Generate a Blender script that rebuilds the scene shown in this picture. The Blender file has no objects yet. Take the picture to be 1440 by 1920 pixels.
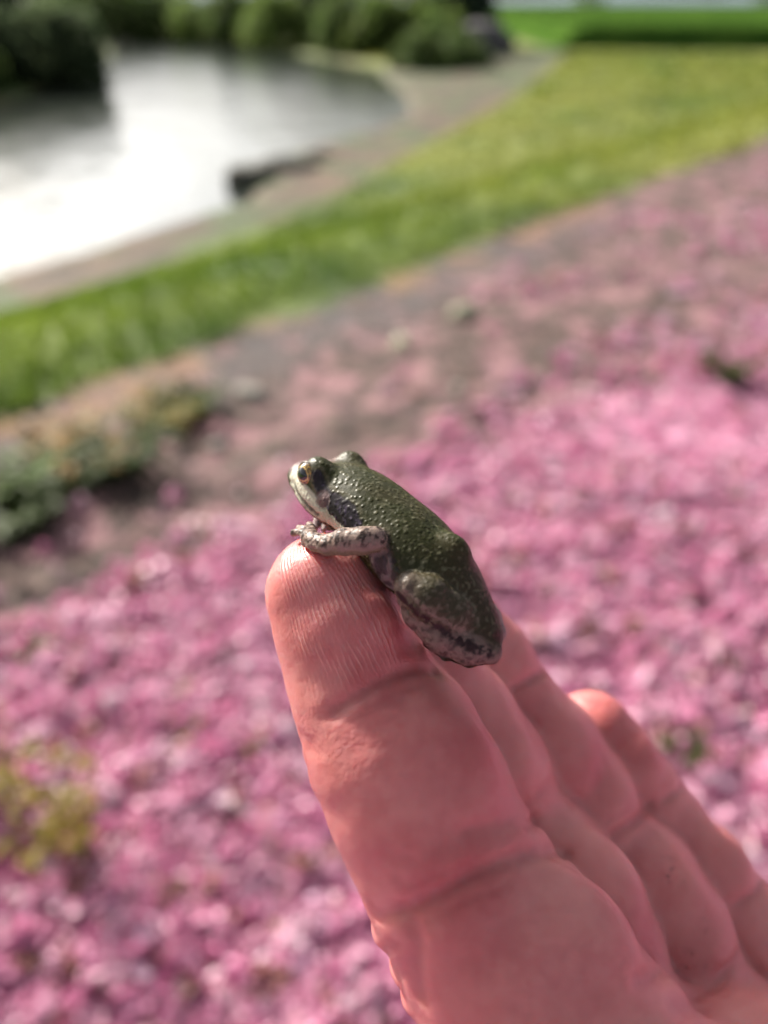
import bpy, math, random
import numpy as np
from mathutils import Vector, Matrix

random.seed(4); rng = np.random.default_rng(11)
scene = bpy.context.scene
col = scene.collection

# ------------------------------------------------------------------ camera
K = 1397.0                         # focal length in pixels of the 1440x1920 photograph
PITCH = math.radians(34.4)
CAMZ = 1.1
cam_d = bpy.data.cameras.new('camera'); cam = bpy.data.objects.new('camera', cam_d)
col.objects.link(cam)
cam_d.sensor_fit = 'VERTICAL'; cam_d.sensor_height = 36.0; cam_d.lens = 36.0 * K / 1920.0
cam_d.clip_start = 0.004; cam_d.clip_end = 3000
cam.location = (0, 0, CAMZ); cam.rotation_euler = (math.pi/2 - PITCH, 0, 0)
cam_d.dof.use_dof = True; cam_d.dof.focus_distance = 0.0795; cam_d.dof.aperture_fstop = 10.8
cam_d.dof.aperture_blades = 0
scene.camera = cam

# ------------------------------------------------------------------ world and sun
SUN_DIR = Vector((-0.62, 0.74, 0.52)).normalized()      # towards the sun
sun_el = math.asin(SUN_DIR.z); sun_az = math.atan2(SUN_DIR.x, SUN_DIR.y)
w = bpy.data.worlds.new('World'); scene.world = w; w.use_nodes = True
wn = w.node_tree.nodes; wl = w.node_tree.links; wn.clear()
def wnode(t, **kw):
    n = wn.new(t)
    for k, v in kw.items(): setattr(n, k, v)
    return n
sky = wnode('ShaderNodeTexSky', sky_type='NISHITA', sun_disc=False)
sky.sun_elevation = sun_el; sky.sun_rotation = sun_az; sky.air_density = 1.0; sky.dust_density = 5.0
tc = wnode('ShaderNodeTexCoord')
mp = wnode('ShaderNodeMapping'); mp.inputs['Scale'].default_value = (1.5, 1.5, 3.6)
nz = wnode('ShaderNodeTexNoise'); nz.inputs['Scale'].default_value = 1.35; nz.inputs['Detail'].default_value = 6
nz.inputs['Roughness'].default_value = 0.55
rp = wnode('ShaderNodeValToRGB'); rp.color_ramp.elements[0].position = 0.36; rp.color_ramp.elements[1].position = 0.58
mx = wnode('ShaderNodeMix', data_type='RGBA')
bg = wnode('ShaderNodeBackground'); bg.inputs['Strength'].default_value = 0.05
out = wnode('ShaderNodeOutputWorld')
wl.new(tc.outputs['Generated'], mp.inputs['Vector']); wl.new(mp.outputs['Vector'], nz.inputs['Vector'])
wl.new(nz.outputs['Fac'], rp.inputs['Fac']); wl.new(rp.outputs['Color'], mx.inputs[0])
hs = wnode('ShaderNodeHueSaturation'); hs.inputs['Saturation'].default_value = 0.12; hs.inputs['Value'].default_value = 2.1
wl.new(sky.outputs['Color'], hs.inputs['Color'])
wl.new(sky.outputs['Color'], mx.inputs[6]); wl.new(hs.outputs['Color'], mx.inputs[7])
wl.new(mx.outputs[2], bg.inputs['Color']); wl.new(bg.outputs['Background'], out.inputs['Surface'])

sun_d = bpy.data.lights.new('sun', 'SUN'); sun_d.energy = 5.0; sun_d.angle = math.radians(3.0); sun_d.color = (1.0, 0.93, 0.82)
sun = bpy.data.objects.new('sun', sun_d); col.objects.link(sun)
sun.rotation_euler = SUN_DIR.to_track_quat('Z', 'Y').to_euler(); sun.location = (-3, 2, 5)

# ------------------------------------------------------------------ exposure
scene.view_settings.view_transform = 'Standard'; scene.view_settings.look = 'None'
scene.view_settings.gamma = 1.0; scene.view_settings.use_curve_mapping = False
scene.view_settings.exposure = 0.85
scene.render.engine = 'CYCLES'
scene.cycles.use_denoising = True; scene.cycles.denoising_input_passes = 'RGB'
scene.cycles.max_bounces = 6; scene.cycles.diffuse_bounces = 3; scene.cycles.glossy_bounces = 3; scene.cycles.transmission_bounces = 4

# ------------------------------------------------------------------ coordinates
R3 = np.array([[1, 0, 0], [0, math.sin(PITCH), math.cos(PITCH)], [0, math.cos(PITCH), -math.sin(PITCH)]])
# rows: camera right, up, forward in world axes
CAMP = np.array([0, 0, CAMZ])
def rays(px, py):
    px = np.asarray(px, float); py = np.asarray(py, float)
    v = np.stack([(px - 720) / K, (960 - py) / K, np.ones_like(px)], -1)
    return v @ R3
def to_px(P):
    d = (np.asarray(P, float) - CAMP) @ R3.T
    z = np.maximum(d[..., 2], 1e-4)
    return 720 + K * d[..., 0] / z, 960 - K * d[..., 1] / z, d[..., 2]
def gp(px, py, z):                # the point at height z that is seen at a place of the photograph
    r = rays(px, py); k = (z - CAMZ) / r[..., 2]
    return CAMP + r * k[..., None]
def view_to_world(V):             # millimetres right / up / away from the lens -> metres
    return CAMP + (np.asarray(V) * 0.001) @ R3

# ------------------------------------------------------------------ small helpers
def smooth(x):
    x = np.clip(x, 0, 1); return x * x * (3 - 2 * x)
def hash3(i, j, k):
    n = (i.astype(np.int64) * 73856093) ^ (j.astype(np.int64) * 19349663) ^ (k.astype(np.int64) * 83492791)
    n = (n ^ (n >> 13)) * 1274126177 & 0x7fffffff
    n = (n ^ (n >> 11)) * 668265263 & 0x7fffffff
    return (n & 0xffff) / 65535.0
def noise3(p, scale=1.0):
    q = np.asarray(p, float) * scale; i = np.floor(q); f = q - i; i = i.astype(np.int64); f = f * f * (3 - 2 * f)
    r = 0
    for a in (0, 1):
        for b in (0, 1):
            for c in (0, 1):
                wgt = (f[..., 0] if a else 1 - f[..., 0]) * (f[..., 1] if b else 1 - f[..., 1]) * (f[..., 2] if c else 1 - f[..., 2])
                r = r + wgt * hash3(i[..., 0] + a, i[..., 1] + b, i[..., 2] + c)
    return r
def noise2(x, y, scale=1.0, seed=0.0):
    p = np.stack([np.asarray(x, float), np.asarray(y, float), np.full(np.shape(x), seed + 0.5) / scale], -1)
    return noise3(p, scale)
def worley(p, cell):
    q = p / cell; i = np.floor(q).astype(np.int64); best = np.full(len(p), 9.0)
    for a in (-1, 0, 1):
        for b in (-1, 0, 1):
            for c in (-1, 0, 1):
                ii = i + np.array([a, b, c])
                o = np.stack([hash3(ii[:, 0] + 17 * t, ii[:, 1] + 31 * t, ii[:, 2] + 5 * t) for t in (1, 2, 3)], -1)
                best = np.minimum(best, ((q - ii - o) ** 2).sum(1))
    return np.sqrt(best)

def mesh_np(name, V, F, mat=None, shade=True, attrs=None):
    V = np.asarray(V, np.float32); F = np.asarray(F, np.int32)
    me = bpy.data.meshes.new(name); n = F.shape[1]
    me.vertices.add(len(V)); me.vertices.foreach_set('co', V.ravel())
    me.loops.add(F.size); me.loops.foreach_set('vertex_index', F.ravel())
    me.polygons.add(len(F)); me.polygons.foreach_set('loop_start', np.arange(0, F.size, n, dtype=np.int32))
    me.polygons.foreach_set('loop_total', np.full(len(F), n, np.int32))
    me.polygons.foreach_set('use_smooth', np.full(len(F), shade))
    me.update(calc_edges=True)
    for k, a in (attrs or {}).items():
        a = np.asarray(a, np.float32)
        if a.ndim == 2:
            if a.shape[1] == 3: a = np.concatenate([a, np.ones((len(a), 1), np.float32)], 1)
            at = me.attributes.new(k, 'FLOAT_COLOR', 'POINT'); at.data.foreach_set('color', a.ravel())
        else:
            at = me.attributes.new(k, 'FLOAT', 'POINT'); at.data.foreach_set('value', a)
    if mat: me.materials.append(mat)
    return me
def obj(name, me, parent=None, loc=None):
    o = bpy.data.objects.new(name, me); col.objects.link(o)
    if parent is not None: o.parent = parent
    if loc is not None: o.location = loc
    return o
def tag(o, label=None, cat=None, group=None, kind=None):
    for k, v in (('label', label), ('category', cat), ('group', group), ('kind', kind)):
        if v: o[k] = v
    return o
def thing(name, label, cat, loc, group=None):
    return tag(obj(name, None, None, loc), label, cat, group)

class Mat:
    def __init__(s, name):
        s.m = bpy.data.materials.new(name); s.m.use_nodes = True
        s.nt = s.m.node_tree; s.b = s.nt.nodes['Principled BSDF']
    def n(s, t, ins=None, **kw):
        nd = s.nt.nodes.new(t)
        for k, v in kw.items(): setattr(nd, k, v)
        for k, v in (ins or {}).items():
            if isinstance(v, bpy.types.NodeSocket): s.nt.links.new(v, nd.inputs[k])
            else: nd.inputs[k].default_value = v
        return nd
    def set(s, **kw):
        for k, v in kw.items():
            k = k.replace('_', ' ')
            if isinstance(v, bpy.types.NodeSocket): s.nt.links.new(v, s.b.inputs[k])
            else: s.b.inputs[k].default_value = v
    def noise(s, scale, detail=4, rough=0.55, vec=None, dist=0.0):
        i = {'Scale': scale, 'Detail': detail, 'Roughness': rough, 'Distortion': dist}
        if vec is not None: i['Vector'] = vec
        return s.n('ShaderNodeTexNoise', i).outputs['Fac']
    def mix(s, f, a, b, blend='MIX'):
        nd = s.n('ShaderNodeMix', data_type='RGBA', blend_type=blend)
        for i, v in ((0, f), (6, a), (7, b)):
            if isinstance(v, bpy.types.NodeSocket): s.nt.links.new(v, nd.inputs[i])
            else: nd.inputs[i].default_value = v if i == 0 else (*v, 1)[:4]
        return nd.outputs[2]
    def math(s, op, a, b=0.0, c=0.0, clamp=False):
        nd = s.n('ShaderNodeMath', operation=op, use_clamp=clamp)
        for i, v in enumerate((a, b, c)):
            if isinstance(v, bpy.types.NodeSocket): s.nt.links.new(v, nd.inputs[i])
            else: nd.inputs[i].default_value = v
        return nd.outputs[0]
    def ramp(s, f, a, b):                # 0 at a, 1 at b
        nd = s.n('ShaderNodeMapRange', {'Value': f, 'From Min': a, 'From Max': b}, interpolation_type='SMOOTHSTEP')
        return nd.outputs['Result']
    def attr(s, name, out='Fac'):
        return s.n('ShaderNodeAttribute', attribute_name=name).outputs[out]
    def bump(s, h, dist, strength=1.0, normal=None):
        i = {'Height': h, 'Distance': dist, 'Strength': strength}
        if normal is not None: i['Normal'] = normal
        return s.n('ShaderNodeBump', i).outputs['Normal']

def leaf_mat(name, c1, c2, trans=0.35, rough=0.55, scale=3.0):
    m = Mat(name)
    f = m.noise(scale, 3)
    c = m.mix(m.ramp(f, 0.35, 0.65), c1, c2)
    v = m.attr('tint')
    c = m.mix(1.0, c, m.n('ShaderNodeCombineColor', {0: v, 1: v, 2: v}).outputs[0], 'MULTIPLY')
    m.set(Base_Color=c, Roughness=rough, Specular_IOR_Level=0.12)
    tr = m.n('ShaderNodeBsdfTranslucent', {'Color': c})
    mixs = m.n('ShaderNodeMixShader', {0: trans, 1: m.b.outputs[0], 2: tr.outputs[0]})
    m.nt.links.new(mixs.outputs[0], m.nt.nodes['Material Output'].inputs['Surface'])
    return m.m

# ================================================================== TERRAIN
NX, NY = -0.77, 0.64                    # across the bands, towards the river
WATER = -1.10
def poly_px(pts, z):
    a = np.array(pts, float); return gp(a[:, 0], a[:, 1], z)[:, :2]
RIVER = poly_px([(-900, 800), (-300, 610), (0, 512), (130, 478), (200, 452), (280, 428), (365, 402), (450, 380), (462, 345), (448, 322), (520, 294), (600, 270),
                 (690, 246), (757, 218), (750, 180), (715, 150), (700, 128), (540, 100), (350, 78), (212, 80), (222, 112), (100, 168), (0, 205), (-300, 300), (-900, 480)], WATER)
BANK = poly_px([(-900, 930), (-300, 715), (0, 604), (150, 552), (300, 502), (480, 428), (640, 358), (800, 268), (940, 196), (1030, 130), (1070, 92),
                (985, 94), (880, 92), (760, 100), (700, 140), (700, 225), (600, 250), (300, 300), (-900, 480)], -0.97)
def inside(poly, x, y):
    r = np.zeros(x.shape, bool); n = len(poly)
    for i in range(n):
        x0, y0 = poly[i]; x1, y1 = poly[(i + 1) % n]
        c = ((y0 > y) != (y1 > y)) & (x < (x1 - x0) * (y - y0) / (y1 - y0 + 1e-12) + x0)
        r ^= c
    return r
def sdist(poly, x, y):
    d = np.full(x.shape, 1e9); n = len(poly)
    for i in range(n):
        a = poly[i]; b = poly[(i + 1) % n] - a
        t = np.clip(((x - a[0]) * b[0] + (y - a[1]) * b[1]) / (b @ b + 1e-12), 0, 1)
        d = np.minimum(d, (x - a[0] - t * b[0]) ** 2 + (y - a[1] - t * b[1]) ** 2)
    d = np.sqrt(d); return np.where(inside(poly, x, y), -d, d)
def height(x, y, dr=None):
    s = NX * x + NY * y
    z = -0.98 * smooth((s - 2.45) / 4.2)
    z = z + 0.03 * (noise2(x, y, 1.3) - 0.5) * smooth((np.hypot(x, y)) / 3) + 0.012 * (noise2(x, y, 5.0, 3) - 0.5)
    z = z + 0.028 * (noise2(x, y, 9.0, 6) - 0.5) * smooth((2.0 - s) / 0.5) + 0.02 * (noise2(x, y, 23.0, 8) - 0.5) * smooth((2.0 - s) / 0.5)
    if dr is None: dr = sdist(RIVER, x, y)
    z = np.where(dr < 0.9, z + (-1.45 - z) * smooth((0.55 - dr) / 1.2), z)
    return z
def lawn_colour(m, pos, sx):
    a = m.mix(m.ramp(m.noise(0.8, 5, 0.65, pos), 0.34, 0.66), (0.042, 0.090, 0.012), (0.150, 0.205, 0.026))
    d = m.mix(m.ramp(m.noise(0.5, 4, 0.6, pos), 0.30, 0.62), a, (0.225, 0.245, 0.048))
    return m.mix(m.ramp(m.math('ADD', sx.outputs[0], m.math('MULTIPLY', sx.outputs[1], 0.30)), 0.8, 4.2), a, d)
N = 520
u = np.linspace(-1, 1, N); B = 7.7
gx, gy = np.meshgrid(0.5 * np.sinh(B * u), 1.5 + 0.5 * np.sinh(B * u)); gx = gx.ravel(); gy = gy.ravel()
dr = sdist(RIVER, gx, gy); db = sdist(BANK, gx, gy)
gz = height(gx, gy, dr)
ii = np.arange(N * N).reshape(N, N)
F = np.stack([ii[:-1, :-1], ii[:-1, 1:], ii[1:, 1:], ii[1:, :-1]], -1).reshape(-1, 4)
far_bank = (gy > 40).astype(float)
bank = smooth(0.5 - db / 0.5)
bank = np.maximum(bank, smooth(1.2 - dr / 0.5))
m = Mat('ground_soil_petals_lawn')
pos = m.n('ShaderNodeNewGeometry').outputs['Position']
sx = m.n('ShaderNodeSeparateXYZ', {0: pos})
sd = m.math('ADD', m.math('MULTIPLY', sx.outputs[0], NX), m.math('MULTIPLY', sx.outputs[1], NY))
wob = m.math('MULTIPLY', m.math('SUBTRACT', m.noise(2.2, 5, 0.6, pos), 0.5), 0.7)
sw = m.math('ADD', sd, wob)
cells = m.n('ShaderNodeTexVoronoi', {'Vector': pos, 'Scale': 55.0})
petal = m.mix(m.ramp(m.noise(30, 3, 0.6, pos), 0.35, 0.65), (0.42, 0.16, 0.27), (0.70, 0.33, 0.48))
petal = m.mix(0.35, petal, m.n('ShaderNodeHueSaturation', {'Color': cells.outputs['Color'], 'Saturation': 0.15, 'Value': 0.9}).outputs[0], 'MULTIPLY')
mulch = m.mix(m.ramp(m.noise(14, 6, 0.65, pos), 0.35, 0.68), (0.030, 0.020, 0.017), (0.165, 0.105, 0.088))
mulch = m.mix(m.ramp(m.noise(5.5, 4, 0.6, pos), 0.46, 0.64), mulch, (0.32, 0.165, 0.18))
grav = m.mix(m.ramp(m.noise(22, 5, 0.7, pos), 0.35, 0.7), (0.040, 0.033, 0.034), (0.155, 0.13, 0.13))
grav = m.mix(m.math('MULTIPLY', m.ramp(m.noise(2.6, 3, 0.6, pos), 0.46, 0.60), m.ramp(sd, 1.95, 2.2)), grav, (0.30, 0.17, 0.095))
lawn = lawn_colour(m, pos, sx)
soil = m.mix(m.ramp(m.noise(1.8, 5, 0.65, pos), 0.35, 0.68), (0.05, 0.038, 0.027), (0.185, 0.115, 0.072))
soil = m.mix(m.ramp(m.math('ADD', m.noise(0.9, 3, 0.5, pos), m.math('MULTIPLY', m.ramp(sx.outputs[1], 18.0, 34.0), 0.10)), 0.50, 0.62), soil, (0.065, 0.095, 0.03))
sp_ = m.math('ADD', sw, m.math('MULTIPLY', m.math('MINIMUM', m.math('MAXIMUM', sx.outputs[0], -0.5), 3.0), 0.26))
c = m.mix(m.ramp(sp_, 0.95, 1.2), petal, mulch)
c = m.mix(m.math('MULTIPLY', m.math('MULTIPLY', m.ramp(sw, 1.75, 2.05), m.ramp(sx.outputs[0], 1.9, 0.7)), m.ramp(m.noise(6.0, 4, 0.65, pos), 0.30, 0.58)), c, grav)
c = m.mix(m.ramp(m.math('ADD', sd, m.math('MULTIPLY', wob, 0.55)), 2.22, 2.38), c, lawn)
c = m.mix(m.attr('bank'), c, soil)
m.set(Base_Color=c, Roughness=0.9, Normal=m.bump(m.noise(40, 5, 0.6, pos), 0.012, 0.8))
ground = obj('ground', mesh_np('ground', np.stack([gx, gy, gz], 1), F, m.m, attrs={'bank': bank}))
tag(ground, kind='structure')

# ------------------------------------------------------------------ river water
m = Mat('river_water')
pos = m.n('ShaderNodeNewGeometry').outputs['Position']
mpn = m.n('ShaderNodeMapping', {'Vector': pos, 'Scale': (1.0, 0.5, 1.0)})
hgt = m.math('ADD', m.noise(5.0, 3, 0.5, mpn.outputs[0]), m.math('MULTIPLY', m.noise(0.8, 3, 0.5, mpn.outputs[0]), 2.5))
m.set(Base_Color=(0.035, 0.045, 0.035, 1), Roughness=0.12, IOR=1.75, Normal=m.bump(hgt, 0.035, 0.8))
wx = np.linspace(-45, 20, 40); wy = np.linspace(1, 75, 46)
X, Y = np.meshgrid(wx, wy); ii = np.arange(X.size).reshape(X.shape)
keep = sdist(RIVER, X.ravel(), Y.ravel()) < 3.0
F = np.stack([ii[:-1, :-1], ii[:-1, 1:], ii[1:, 1:], ii[1:, :-1]], -1).reshape(-1, 4)
F = F[keep[F].any(1)]
used, inv = np.unique(F, return_inverse=True)
V = np.stack([X.ravel(), Y.ravel(), np.full(X.size, WATER)], 1)[used]
tag(obj('river', mesh_np('river', V, inv.reshape(F.shape), m.m)), kind='structure')

# ------------------------------------------------------------------ far crop field and hills
m = Mat('crop_green')
pos = m.n('ShaderNodeNewGeometry').outputs['Position']
c = m.mix(m.ramp(m.noise(0.35, 5, 0.65, pos), 0.3, 0.7), (0.034, 0.085, 0.014), (0.080, 0.150, 0.026))
m.set(Base_Color=c, Roughness=0.95, Specular_IOR_Level=0.0, Normal=m.bump(m.noise(3, 5, 0.6, pos), 0.25, 1.0))
fx = np.linspace(9.0, 260, 220); ft = np.concatenate([np.linspace(0, 3, 22), np.geomspace(3.6, 320, 60)])
X, T = np.meshgrid(fx, ft)
Y = 45.5 - 0.12 * (X - 9) + T + 0.3 * noise2(X, X * 0, 0.5)
X = X + 0.15 * T * np.clip((9 - X) / 5, 0, 1)
Z = -1.12 + 1.22 * smooth(T / 0.9) * smooth((X - 8.9) / 1.5 + 0.05) + 0.16 * (noise2(X, Y, 1.6) - 0.5) * (T > 0.4)
ii = np.arange(X.size).reshape(X.shape)
F = np.stack([ii[:-1, :-1], ii[:-1, 1:], ii[1:, 1:], ii[1:, :-1]], -1).reshape(-1, 4)
tag(obj('crop_field', mesh_np('crop_field', np.stack([X.ravel(), Y.ravel(), Z.ravel()], 1), F, m.m)), kind='structure')

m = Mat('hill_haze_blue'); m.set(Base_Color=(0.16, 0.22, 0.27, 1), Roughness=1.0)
hx = np.linspace(-900, 1100, 120); X, T = np.meshgrid(hx, np.linspace(0, 1, 8))
Z = -1 + (5 + 12 * noise2(X, X * 0, 0.006, 2) + 4 * noise2(X, X * 0, 0.03, 5)) * np.sin(T * math.pi)
Y = 1250 + 250 * T
ii = np.arange(X.size).reshape(X.shape)
F = np.stack([ii[:-1, :-1], ii[:-1, 1:], ii[1:, 1:], ii[1:, :-1]], -1).reshape(-1, 4)
tag(obj('hills', mesh_np('hills', np.stack([X.ravel(), Y.ravel(), Z.ravel()], 1), F, m.m)), kind='structure')

# ================================================================== TREES
def leaf_cloud(centres, size, tintf, seed, aspect=0.55, up=0.3):
    g = np.random.default_rng(seed); n = len(centres)
    d = g.normal(size=(n, 3)); d[:, 2] = d[:, 2] * 0.7 + up; d /= np.linalg.norm(d, axis=1)[:, None]
    e = np.cross(d, g.normal(size=(n, 3))); e /= np.linalg.norm(e, axis=1)[:, None]
    s = (size * g.uniform(0.6, 1.4, n))[:, None]
    V = np.stack([centres - e * s, centres + d * s * aspect, centres + e * s, centres - d * s * aspect], 1).reshape(-1, 3)
    F = np.arange(4 * n).reshape(n, 4)
    return V, F, np.repeat(tintf, 4)
def tube(pts, rad, sides=8):
    pts = np.asarray(pts, float); n = len(pts); V = []; F = []
    t = np.gradient(pts, axis=0); t /= np.linalg.norm(t, axis=1)[:, None] + 1e-12
    ref = np.array([0.31, 0.95, 0.05])
    for i in range(n):
        a = np.cross(t[i], ref); a /= np.linalg.norm(a) + 1e-12; b = np.cross(t[i], a)
        for k in range(sides):
            an = 2 * math.pi * k / sides
            V.append(pts[i] + rad[i] * (math.cos(an) * a + math.sin(an) * b))
    for i in range(n - 1):
        for k in range(sides):
            F.append((i * sides + k, i * sides + (k + 1) % sides, (i + 1) * sides + (k + 1) % sides, (i + 1) * sides + k))
    return np.array(V), np.array(F)
def join(parts):
    Vs, Fs, o = [], [], 0
    for V, F in parts: Vs.append(V); Fs.append(F + o); o += len(V)
    return np.concatenate(Vs), np.concatenate(Fs)
mb = Mat('bark_brown')
cc = mb.mix(mb.ramp(mb.noise(6, 5, 0.7), 0.35, 0.65), (0.05, 0.035, 0.025), (0.16, 0.12, 0.09))
mb.set(Base_Color=cc, Roughness=0.95, Normal=mb.bump(mb.noise(14, 5, 0.7), 0.05))
LM = {'dark': leaf_mat('leaf_dark_green', (0.075, 0.110, 0.055), (0.125, 0.165, 0.080), 0.6),
      'mid': leaf_mat('leaf_mid_green', (0.070, 0.115, 0.036), (0.140, 0.190, 0.062), 0.6),
      'light': leaf_mat('leaf_light_green', (0.100, 0.160, 0.040), (0.180, 0.240, 0.070), 0.6),
      'deep': leaf_mat('leaf_evergreen', (0.022, 0.042, 0.028), (0.042, 0.068, 0.042), 0.3)}
def tree(name, label, cat, x, y, h, rad, lm, seed, group, nleaf=5200, low=0.08, lobes=16):
    g = np.random.default_rng(seed)
    z = float(height(np.array([x]), np.array([y]))[0]); z = max(z, -1.08)
    t = thing(name, label, cat, (x, y, z - 0.05), group)
    parts = []; tips = []
    top = np.array([g.normal(0, 0.08) * rad, g.normal(0, 0.08) * rad, h * 0.7])
    tp = np.linspace(0, 1, 7)[:, None] * top + g.normal(0, 0.02 * h, (7, 3)) * np.linspace(0, 1, 7)[:, None]
    parts.append(tube(tp, np.linspace(0.045 * h, 0.012 * h, 7)))
    for k in range(lobes):
        a = k * 2.4 + g.uniform(-.4, .4); f = (k + 0.5) / lobes
        zz = h * (low + 0.06 + (0.88 - low) * f)
        rr = rad * (0.35 + 0.65 * math.sin(math.pi * min(1, 0.18 + 0.82 * f)) ** 0.8) * g.uniform(0.55, 0.85)
        c = np.array([math.cos(a) * rr, math.sin(a) * rr, zz]); tips.append(c)
        b0 = tp[min(6, 1 + int(f * 5))]
        parts.append(tube(np.array([b0, (b0 + c) / 2 + [0, 0, 0.05 * h], c]), [0.014 * h, 0.009 * h, 0.003 * h], 6))
    tips = np.array(tips)
    V, F = join(parts); obj('trunk', mesh_np('trunk', V, F, mb.m), t)
    nleaf = int(nleaf * 0.6); idx = g.integers(0, lobes, nleaf)
    d = g.normal(size=(nleaf, 3)); d /= np.linalg.norm(d, axis=1)[:, None]
    lr = (rad * g.uniform(0.30, 0.52, lobes))[idx]
    q = tips[idx] + d * (lr * g.uniform(0.45, 1, nleaf) ** 0.5)[:, None] * [1, 1, 0.75]
    q[:, 2] = np.maximum(q[:, 2], 0.03 * h)
    tint = g.uniform(0.65, 1.25, lobes)[idx] * g.uniform(0.75, 1.25, nleaf)
    V, F, T = leaf_cloud(q, 0.055 * rad + 0.04, tint, seed + 5)
    obj('crown', mesh_np('crown', V, F, LM[lm], shade=False, attrs={'tint': T}), t)
    return t
G1 = 'trees and bushes on the left river bank'
G2 = 'trees along the far river bank'
tree('bank_bush', 'dark leafy bush overhanging the river at the left bank bend', 'bush', -10.6, 27.0, 1.8, 1.9, 'dark', 1, G1, 7000, 0.0, 20)
tree('bank_tree', 'tall dark green tree behind the bush at the river bend', 'tree', -13.2, 30.0, 2.9, 2.5, 'dark', 2, G1, 7000)
tree('bank_tree', 'broad dark green tree on the left bank, between two taller ones', 'tree', -14.0, 25.5, 2.7, 2.5, 'dark', 3, G1, 7000, 0.0)
tree('bank_bush', 'low mid green bush hanging over dark water by the left bank', 'bush', -11.9, 23.0, 1.6, 1.6, 'mid', 4, G1, 5000, 0.0, 18)
tree('bank_tree', 'dark tree on the left bank where the river leaves the view', 'tree', -14.7, 20.4, 2.6, 2.4, 'dark', 5, G1, 6000, 0.0)
tree('bank_tree', 'rounded mid green tree on the left bank beyond the bend', 'tree', -15.0, 38.0, 2.8, 2.5, 'mid', 6, G1)
for i, (px, dep, h, r, lm, lb) in enumerate([
        (225, 58, 3.0, 2.8, 'mid', 'mid green tree at the upstream end of the far bank row'),
        (310, 60.5, 2.7, 2.6, 'mid', 'rounded mid green tree on the far bank, left of the pale willow'),
        (385, 56, 2.0, 2.2, 'light', 'low pale green bush at the far waterline'),
        (455, 53, 2.7, 2.3, 'mid', 'bushy mid green tree behind the low pale bush on the far bank'),
        (530, 48.5, 2.4, 2.1, 'light', 'light green rounded tree on the far bank beside the dark evergreen'),
        (605, 53, 3.2, 2.3, 'deep', 'very dark evergreen standing behind the light green far bank trees'),
        (652, 42, 2.3, 1.9, 'mid', 'mid green tree on the far bank just in front of the dark evergreen'),
        (722, 39.5, 2.3, 1.7, 'light', 'light green tree at the downstream end of the far bank row'),
        (140, 60, 3.2, 3.0, 'mid', 'tall mid green tree partly hidden behind the left bank trees')]):
    k = dep / 1.18
    tree('bank_tree' if h > 2.1 else 'bank_bush', lb, 'tree' if h > 2.1 else 'bush', (px - 720) / K * k, dep, h, r, lm, 20 + i, G2, 5200, 0.0, 18)
tree('round_tree', 'large round almost black green tree at the edge of the field', 'tree', 3.9, 48.0, 3.4, 2.3, 'deep', 40, None, 7000, 0.0, 22)
tree('willow_bush', 'bright yellow green willow bush between the river and the grey boulder', 'bush', 2.35, 40.0, 1.9, 1.35, 'light', 41, None, 4200, 0.0, 16)
tree('bank_bush', 'low dark green bush between the end of the water and the brown bank', 'bush', 2.2, 35.5, 1.3, 1.5, 'mid', 43, None, 4000, 0.0, 16)
tree('bank_bush', 'small round mid green bush right at the end of the water', 'bush', 1.3, 32.0, 1.1, 1.0, 'mid', 44, None, 3000, 0.0, 14)
tree('bank_bush', 'flat spreading green bush on the bank below the willow', 'bush', 2.9, 33.5, 0.8, 1.3, 'mid', 45, None, 3000, 0.0, 14)
tree('willow_bush', 'small light green bush leaning over the end of the water', 'bush', 1.55, 43.5, 2.3, 1.3, 'light', 42, None, 4000, 0.0, 16)
for i, (x, y, h, r, lb) in enumerate([(128, 300, 7.2, 5.0, 'distant dark tree on the horizon beyond the crop field, taller of the pair'),
                                      (142, 300, 6.2, 4.5, 'distant dark tree on the horizon beyond the crop field, shorter of the pair'),
                                      (66, 290, 5.2, 5.5, 'distant low round tree alone on the horizon beyond the crop field')]):
    tree('horizon_tree', lb, 'tree', x, y, h, r, 'mid', 60 + i, 'trees on the horizon', 1500, 0.0, 12)

# ================================================================== ROCKS
def rock_mesh(name, size, seed, mat, sub=24):
    a = np.linspace(0, 2 * math.pi, sub, endpoint=False); b = np.linspace(-math.pi / 2 + 0.02, math.pi / 2 - 0.02, sub // 2)
    A, Bq = np.meshgrid(a, b); d = np.stack([np.cos(A) * np.cos(Bq), np.sin(A) * np.cos(Bq), np.sin(Bq)], -1).reshape(-1, 3)
    r = 0.8 + 0.35 * noise3(d + seed * 7.3, 1.6) + 0.12 * noise3(d + seed, 5)
    V = np.sign(d) * np.abs(d) ** 0.75 * r[:, None] * np.array(size)
    ii = np.arange(len(d)).reshape(A.shape); j = np.roll(ii, -1, 1)
    F = np.stack([ii[:-1], j[:-1], j[1:], ii[1:]], -1).reshape(-1, 4)
    return mesh_np(name, V, F, mat)
def stone_mat(name, c1, c2, scale):
    mm = Mat(name); mm.set(Base_Color=mm.mix(mm.ramp(mm.noise(scale, 6, 0.7), 0.35, 0.65), c1, c2), Roughness=0.85,
                          Normal=mm.bump(mm.noise(scale * 3, 6, 0.7), 0.15 / scale)); return mm.m
st_dark = stone_mat('boulder_grey', (0.075, 0.07, 0.08), (0.18, 0.165, 0.175), 2.0)
st_bank = stone_mat('boulder_mossy', (0.055, 0.058, 0.045), (0.16, 0.15, 0.125), 4.0)
st_pale = stone_mat('pebble_pale', (0.42, 0.40, 0.34), (0.62, 0.60, 0.53), 40.0)
st_lich = stone_mat('stone_lichen', (0.36, 0.38, 0.24), (0.55, 0.56, 0.40), 40.0)
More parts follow.
